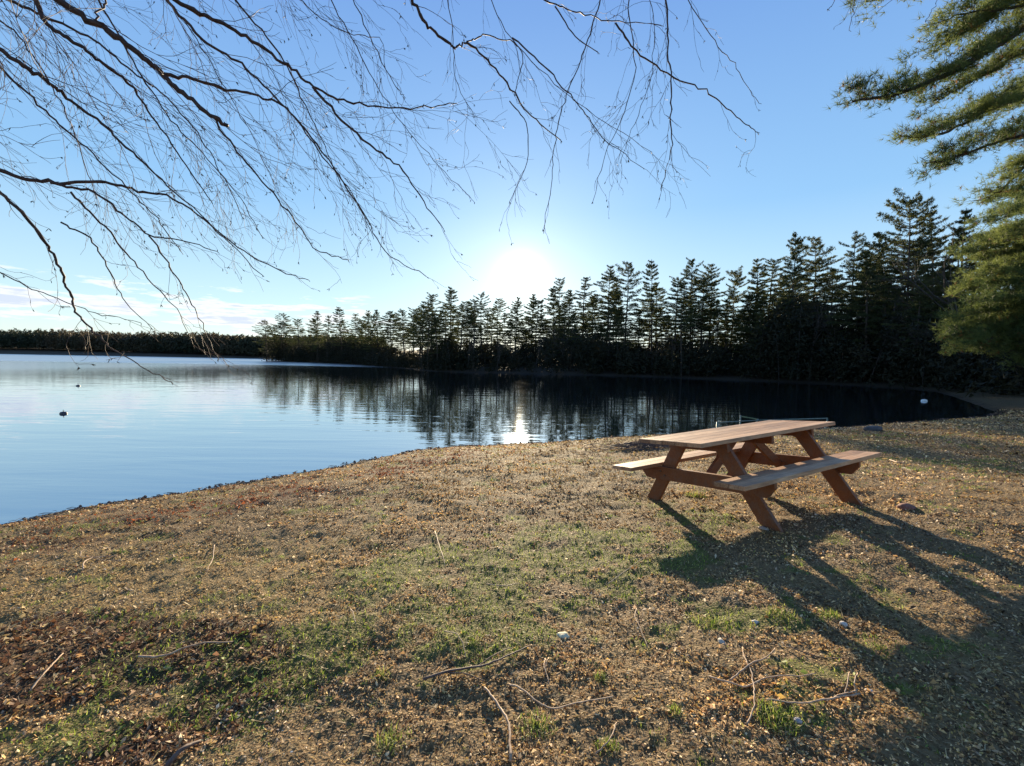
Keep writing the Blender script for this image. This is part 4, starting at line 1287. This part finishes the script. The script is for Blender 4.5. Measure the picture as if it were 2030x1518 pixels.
def grass():
    rng = np.random.default_rng(4)
    # green
    N = 260000
    x, y, r = scatter_pts(N, 0.9, 15, 1.5, rng)
    mo = moss_w(x, y)
    keep = rng.random(N) < mo ** 1.1 * 0.9 + 0.018
    x, y, r = x[keep], y[keep], r[keep]
    z, dd = ground_z(np.stack([x, y], 1)); k2 = dd > 0.4
    x, y, z, r = x[k2], y[k2], z[k2], r[k2]
    n = len(x)
    ln = rng.uniform(0.010, 0.030, n) * (0.8 + 0.09 * r)
    wd = rng.uniform(0.0022, 0.0042, n) * (0.75 + 0.14 * r)
    g1 = np.array([(.15, .22, .03), (.28, .36, .05), (.42, .45, .10), (.07, .10, .025), (.50, .45, .20)])
    col = g1[rng.choice(5, n, p=[.3, .27, .15, .18, .10])] * rng.uniform(.75, 1.2, (n, 1))
    V, Q, T, C = blades(x, y, z, ln, wd, rng.uniform(0.2, 1.35, n), col, rng)
    o = link('short_grass', mesh_np('short_grass', V, [Q, T], M_BLADE, False, {'tint': C}))
    tag(o, 'short green grass and moss in patches on the dry beach', 'grass', kind='stuff')
    # dry straw lying flat
    N = 110000
    x, y, r = scatter_pts(N, 0.9, 16, 1.6, rng)
    st = straw_w(x, y)
    keep = rng.random(N) < st * 0.75 + 0.2
    x, y, r = x[keep], y[keep], r[keep]
    z, dd = ground_z(np.stack([x, y], 1)); k2 = dd > 0.1
    x, y, z, r = x[k2], y[k2], z[k2], r[k2]
    n = len(x)
    ln = rng.uniform(0.020, 0.065, n) * (0.8 + 0.08 * r)
    wd = rng.uniform(0.0015, 0.003, n) * (0.75 + 0.16 * r)
    s1 = np.array([(.50, .38, .19), (.38, .27, .13), (.60, .50, .30), (.26, .17, .09)])
    col = s1[rng.choice(4, n, p=[.35, .3, .15, .2])] * rng.uniform(.75, 1.15, (n, 1))
    V, Q, T, C = blades(x, y, z + 0.004, ln, wd, rng.uniform(0.9, 1.5, n), col, rng)
    o = link('dry_straw', mesh_np('dry_straw', V, [Q, T], M_BLADE, False, {'tint': C}))
    tag(o, 'dry straw coloured grass stems lying over the beach', 'dry grass', kind='stuff')
litter()
grass()

def shore_debris():
    rng = np.random.default_rng(19)
    g = Geo()
    N = 60000
    x, y, r = scatter_pts(N, 4, 28, 1.3, rng)
    z, dd = ground_z(np.stack([x, y], 1))
    k = (dd > -0.10) & (dd < 0.30) & (rng.random(N) < 0.75)
    x, y, z, r = x[k], y[k], z[k], r[k]
    for i in range(len(x)):
        zz = max(z[i], ZW) + 0.004
        l = rng.uniform(.03, .14) * (0.6 + 0.05 * r[i]); a = rng.normal() * .7 + .2
        e = np.array((math.cos(a), math.sin(a), rng.normal() * .1)) * l / 2
        c = np.array((x[i], y[i], zz))
        w = rng.uniform(.002, .007) * (0.7 + 0.05 * r[i])
        if i % 3:
            g.tube([c - e, c + np.array((rng.normal(), rng.normal(), 1)) * .008, c + e], [w * .5, w, w * .4], 3, False)
        else:
            g.tube([c - (0, 0, w * 2), c + (0, 0, w), c + (0, 0, w * 3)], [w * 3.5, w * 3.2, w], 5, True)
    o = g.build('shore_debris', M_STICKD, None, False)
    tag(o, 'dark wet twigs, bark bits and pebbles washed up along the waterline', 'debris', kind='stuff')
shore_debris()

def tuft_thing(px, py, n, h, rad, label, cols=((.08, .13, .02), (.17, .24, .035), (.30, .34, .07), (.36, .30, .13)), group=None):
    rng = np.random.default_rng(int(px * 7 + py))
    c = ground_at(px, py); z0 = gz(*c)
    n = int(n * 1.3); a = rng.uniform(0, 6.28, n); rr = rad * rng.random(n) ** 0.8
    x = rr * np.cos(a); y = rr * np.sin(a)
    col = np.array(cols)[rng.choice(len(cols), n)] * rng.uniform(.8, 1.2, (n, 1))
    V, Q, T, C = blades(x, y, np.zeros(n), h * rng.uniform(.3, 1.05, n) * np.exp(-(rr / (rad * 1.6)) ** 2), rng.uniform(.002, .0045, n), rng.uniform(.1, 1.35, n), col, rng)
    o = link('grass_tuft', mesh_np('grass_tuft', V, [Q, T], M_BLADE, False, {'tint': C}), None, (c[0], c[1], z0))
    tag(o, label, 'grass tuft', group)
for a_ in [(755, 1345, 110, .055, .05, 'bright green tuft by itself in the litter left of the long forked stick'),
           (1415, 1240, 200, .06, .11, 'bright green tuft at the lower edge of the bench shadow'),
           (1548, 1218, 170, .07, .09, 'green tuft between the two dark bands of the table shadow'),
           (1645, 1218, 130, .07, .06, 'green tuft right of the paler one between the shadow bands'),
           (1755, 1290, 170, .05, .13, 'yellow green patch inside the sunlit gap of the table shadow'),
           (1540, 1440, 260, .06, .09, 'large green tuft below the curved forked sticks at the bottom right'),
           (1340, 1425, 60, .06, .03, 'thin upright green tuft left of the curved forked sticks'),
           (1190, 1360, 60, .06, .03, 'small green sprout right of the bent stick near the bottom'),
           (1205, 1492, 90, .045, .05, 'green tuft near the bottom edge beside a short curved twig'),
           (1380, 985, 160, .10, .12, 'yellow green tuft under the near end of the picnic table'),
           (780, 1475, 150, .07, .07, 'straw and green tuft at the bottom edge, left of the vertical stick'),
           (1060, 1450, 150, .06, .08, 'pale straw tuft right of the vertical stick near the bottom'),
           (940, 1280, 140, .035, .09, 'low green tuft above the long forked stick'),
           (350, 1440, 100, .05, .05, 'dull green tuft at the lower left')]:
    tuft_thing(*a_)

def stick(tr, r0, r1, label, forks=(), mat=None):
    rng = np.random.default_rng(int(tr[0][0] * 3 + tr[0][1]))
    def line(t, lift=0.012):
        P = []
        for px, py in t:
            q = ground_at(px, py); P.append((q[0], q[1], 0.0))
        sm = smooth_curve(P, 6, 2, 0.0012, rng)
        zz = ground_z(sm[:, :2])[0]
        for _ in range(4): zz[1:-1] = np.maximum(zz[1:-1], (zz[:-2] + zz[2:]) / 2)
        k = np.linspace(0, 1, len(sm))
        sm[:, 2] = zz + lift + 0.012 * np.sin(k * math.pi) + 0.006 * rng.normal(size=len(sm)).cumsum() / len(sm) ** .5 * 0.3
        return sm
    m = line(tr)
    o = m[0].copy()
    g = Geo()
    g.tube(m - o, np.linspace(r0, r1, len(m)) * (1 + 0.15 * (rng.random(len(m)) > .8)), 6)
    for f in forks:
        fm = line(f)
        i = np.argmin(np.linalg.norm(m - fm[0], axis=1))
        fm[0] = m[i]
        g.tube(fm - o, np.linspace(max(r0 * .5, .0022), r1 * .7, len(fm)), 5)
    ob = g.build('fallen_stick', mat or M_STICK, None, True, tuple(o))
    tag(ob, label, 'stick')
stick([(839, 1355), (889, 1343), (963, 1337), (996, 1324), (1049, 1296)], .0060, .0030, 'long dark bent stick lying across the lower middle of the beach', [[(940, 1340), (985, 1318), (1015, 1300)], [(880, 1345), (935, 1352), (962, 1366)]], M_STICKD)
stick([(960, 1377), (984, 1407), (1001, 1436), (1010, 1466), (1012, 1530)], .0042, .0055, 'pale stick running down to the bottom edge in the middle')
stick([(1009, 1373), (1034, 1386), (1064, 1410), (1096, 1420), (1143, 1414), (1214, 1401)], .0035, .0022, 'thin pale stick bent like a bow right of the one that meets the bottom edge')
stick([(1406, 1354), (1442, 1369), (1477, 1381), (1525, 1364), (1581, 1363), (1615, 1352)], .0040, .0020, 'reddish twig crossing under the forked pale twig at the lower right')
stick([(1445, 1363), (1465, 1350), (1492, 1335), (1519, 1324), (1536, 1290)], .0042, .0026, 'pale forked twig slanting up to the right below the bench shadow', [[(1519, 1324), (1530, 1320)]])
stick([(1471, 1298), (1474, 1324), (1489, 1351), (1494, 1381), (1495, 1422), (1480, 1454)], .0022, .0030, 'crooked twig running towards the camera beside the large green tuft')
stick([(1519, 1410), (1554, 1418), (1596, 1420), (1634, 1416), (1667, 1395), (1705, 1392)], .0026, .0038, 'reddish curved stick with upright forks at the lower right', [[(1675, 1395), (1683, 1348)], [(1690, 1385), (1699, 1345)], [(1634, 1416), (1660, 1398), (1700, 1380)]])
stick([(1557, 1283), (1596, 1304), (1625, 1311), (1684, 1314)], .0026, .0020, 'dark thin twig in the sunlit gap beside the table shadow', (), M_STICKD)
stick([(60, 1375), (85, 1350), (105, 1330), (125, 1300)], .0040, .0030, 'stout pale stick at the left edge of the foreground')
stick([(275, 1300), (300, 1310), (340, 1305), (400, 1282), (462, 1277)], .0060, .0030, 'curved pale stick with a knobbed end among the brown leaves at the left')
stick([(165, 1130), (165, 1117), (185, 1105), (232, 1097)], .0055, .0030, 'crooked white stick by the water side at the far left', [[(185, 1105), (200, 1112), (245, 1110)], [(160, 1105), (160, 1096), (178, 1090)]])
stick([(425, 1080), (422, 1110), (410, 1137)], .0035, .0022, 'short wavy pale twig on the straw at the left')
stick([(862, 1057), (875, 1100), (882, 1125)], .0040, .0025, 'thin pale twig standing out at the upper edge of the green patch')
stick([(880, 1266), (904, 1274), (917, 1289), (923, 1312)], .0026, .0018, 'small hooked twig above the long dark bent stick')
stick([(330, 1530), (365, 1500), (397, 1475)], .0100, .0060, 'thick dark stick cut by the bottom edge at the left', (), M_STICKD)
stick([(1180, 1515), (1210, 1492), (1222, 1455)], .0030, .0018, 'short curved twig near the bottom edge, right of the middle')
stick([(1262, 1205), (1258, 1228), (1268, 1248), (1284, 1285)], .0026, .0018, 'wavy reddish twig left of the bench shadow')
stick([(1764, 912), (1778, 920), (1795, 922)], .010, .006, 'pale stick on the grass right of the far bench end')
stick([(1202, 1160), (1240, 1140), (1310, 1088)], .0028, .0018, 'straight thin twig left of the table leg shadow')
stick([(1080, 1318), (1078, 1340), (1090, 1372)], .0030, .0018, 'upright forked twig above the bow shaped stick', [[(1080, 1340), (1087, 1320)]])
stick([(695, 1215), (700, 1230), (706, 1246)], .0030, .0018, 'short pale twig standing in the grass left of the middle')
stick([(965, 1160), (1000, 1172), (1030, 1165)], .0030, .0018, 'short grey twig lying on the green patch')

def rock(px, py, size, col1, col2, label, flat=0.6, sink=0.25, name='stone', cat='stone', on=None):
    rng = np.random.default_rng(int(px + py))
    q = ground_at(px, py) if on is None else np.array(on)
    z = gz(*q)
    import bmesh
    bm = bmesh.new(); bmesh.ops.create_icosphere(bm, subdivisions=3, radius=1.0)
    sh = rng.uniform(.7, 1.25, 3)
    dirs = rng.normal(size=(9, 3)); dirs /= np.linalg.norm(dirs, axis=1)[:, None]; lim = rng.uniform(.62, .95, 9)
    for v in bm.verts:
        p = np.array(v.co)
        for d_, l_ in zip(dirs, lim):
            k = p @ d_
            if k > l_: p = p - d_ * (k - l_) * 0.9
        p = p * (1 + 0.05 * rng.normal())
        v.co = p * sh * size * np.array((1, 1, flat))
    me = bpy.data.meshes.new(name); bm.to_mesh(me); bm.free()
    me.polygons.foreach_set('use_smooth', np.ones(len(me.polygons), bool))
    me.materials.append(rough_mat(name + '_surface', col1, col2, 30 / max(size * 10, .4), 0.8, bdist=0.004))
    o = link(name, me, None, (q[0], q[1], z + size * flat * (1 - 2 * sink) * .5))
    tag(o, label, cat)
rock(1116, 1268, .032, (.45, .40, .25), (.65, .60, .42), 'pale yellowish flat stone alone on the litter in the lower middle', .5)
rock(1797, 1007, .065, (.14, .06, .045), (.26, .13, .10), 'reddish brown stone on the dry grass right of the table')
rock(1497, 1232, .017, (.40, .36, .33), (.6, .56, .52), 'small whitish stone at the lower tip of the bench shadow')
rock(1430, 1279, .022, (.34, .30, .24), (.5, .46, .38), 'small rounded grey stone under the green tuft by the bench shadow')
rock(1513, 1050, .05, (.28, .21, .16), (.42, .33, .26), 'flat tan stone against the nearest table foot', .4)
rock(1729, 853, .20, (.05, .045, .05), (.12, .11, .11), 'dark boulder at the water edge behind the right end of the table', .7)
rock(1672, 1236, .02, (.4, .36, .3), (.6, .52, .46), 'small pale stone beside the right green tuft in the shadow')
rock(1722, 1378, .014, (.5, .42, .36), (.65, .58, .5), 'tiny pale stone right of the reddish curved stick')
rock(1580, 1448, .022, (.25, .22, .22), (.4, .36, .35), 'grey stone at the right side of the large green tuft')

def weed_pile():
    rng = np.random.default_rng(12)
    c = ground_at(1278, 889); z = gz(*c)
    g = Geo()
    for k in range(260):
        x = rng.normal() * 0.42; y = rng.normal() * 0.20
        h = max(0.0, 0.13 * math.exp(-(x / .45) ** 2 - (y / .22) ** 2)) * rng.random()
        a = rng.normal() * 0.5; l = rng.uniform(.1, .35)
        p = np.array((x, y, h + 0.01))
        e = np.array((math.cos(a), math.sin(a), rng.normal() * .12)) * l
        g.tube([p - e / 2, p + np.array((0, 0, .02)), p + e / 2], [.003, .006, .003], 3, False)
    o = g.build('driftwood_pile', M_STICKD, None, False, (c[0], c[1], z))
    tag(o, 'dark heap of washed up twigs and weed between the shore and the near bench', 'driftwood')
weed_pile()

# ------------------------------------------------------------------ floats and the low frame in the water
def buoy(px, py, r, cols, label):
    p = on_level(px, py, ZW)
    root = link('mooring_buoy', None, None, tuple(p))
    tag(root, label, 'buoy')
    m = rough_mat('buoy_shell', cols[0], cols[1], 20, 0.4, spec=0.5, bdist=0.002)
    k = np.linspace(-1, 1, 11)
    g = Geo()
    prof = np.sqrt(np.clip(1 - k ** 2, 0, 1)) ** 0.8 * r + 0.001
    g.tube(np.stack([np.zeros(11), np.zeros(11), k * r * .62 + r * .12], 1), prof, 16)
    g.build('float', m, root, True)
    g = Geo(); g.tube([(0, 0, r * .6), (0, 0, r * .95)], r * .10, 8)
    a = np.linspace(0, 2 * math.pi, 13)
    g.tube(np.stack([np.cos(a) * r * .16, np.zeros(13), r * 1.05 + np.sin(a) * r * .16], 1), r * .05, 5, False)
    g.build('ring', M_BOLT, root, True)
buoy(126, 820, .10, ((.02, .02, .03), (.05, .04, .05)), 'dark round buoy floating on the open water, the nearer one at the left')
buoy(155, 765, .10, ((.02, .02, .03), (.05, .04, .05)), 'small dark buoy farther out on the open water at the left')
buoy(1832, 795, .15, ((.6, .62, .62), (.75, .77, .77)), 'white buoy on the dark water near the right bank')

def dock_frame():
    M = rough_mat('galvanised_pipe', (.08, .12, .10), (.17, .22, .18), 12, 0.45, spec=0.5, metal=0.3, bdist=0.002)
    M2 = rough_mat('green_board', (.09, .13, .07), (.20, .24, .12), 9, 0.7, bdist=0.003)
    d0 = 13.4
    A = at(1422, 837, d0); Bp = at(1500, 833, d0); Cc = at(1468, 825, d0 + .5); D = at(1640, 829, d0 + 1.4); E_ = at(1503, 831, d0 + .6)
    root = link('dock_frame', None, None, (A[0], A[1], ZW))
    tag(root, 'low unused metal dock frame of thin pipes standing in the dark water behind the table', 'dock frame')
    o = np.array((A[0], A[1], ZW))
    def post(p, h=0.0):
        g = Geo(); g.tube([np.array((p[0], p[1], ZW - 1.0)) - o, np.array((p[0], p[1], p[2] + h)) - o], .022, 8); g.build('post', M, root, True)
    post(A, .02); post(Bp, .02); post(Cc, .03); post(D, .0)
    g = Geo(); g.tube([A - o, Bp - o], .013, 8); g.build('rail', M, root, True)
    g = Geo(); g.tube([Bp - o, D - o], .017, 8); g.build('rail', M, root, True)
    g = Geo(); v = E_ - Cc; v2 = np.array((v[0], v[1], v[2]))
    g.tube([Cc - o, E_ - o], .018, 8); g.build('rail', M2, root, True)
    g = Geo(); g.tube([Bp - o, E_ - o], .012, 8); g.build('cross_bar', M, root, True)
dock_frame()
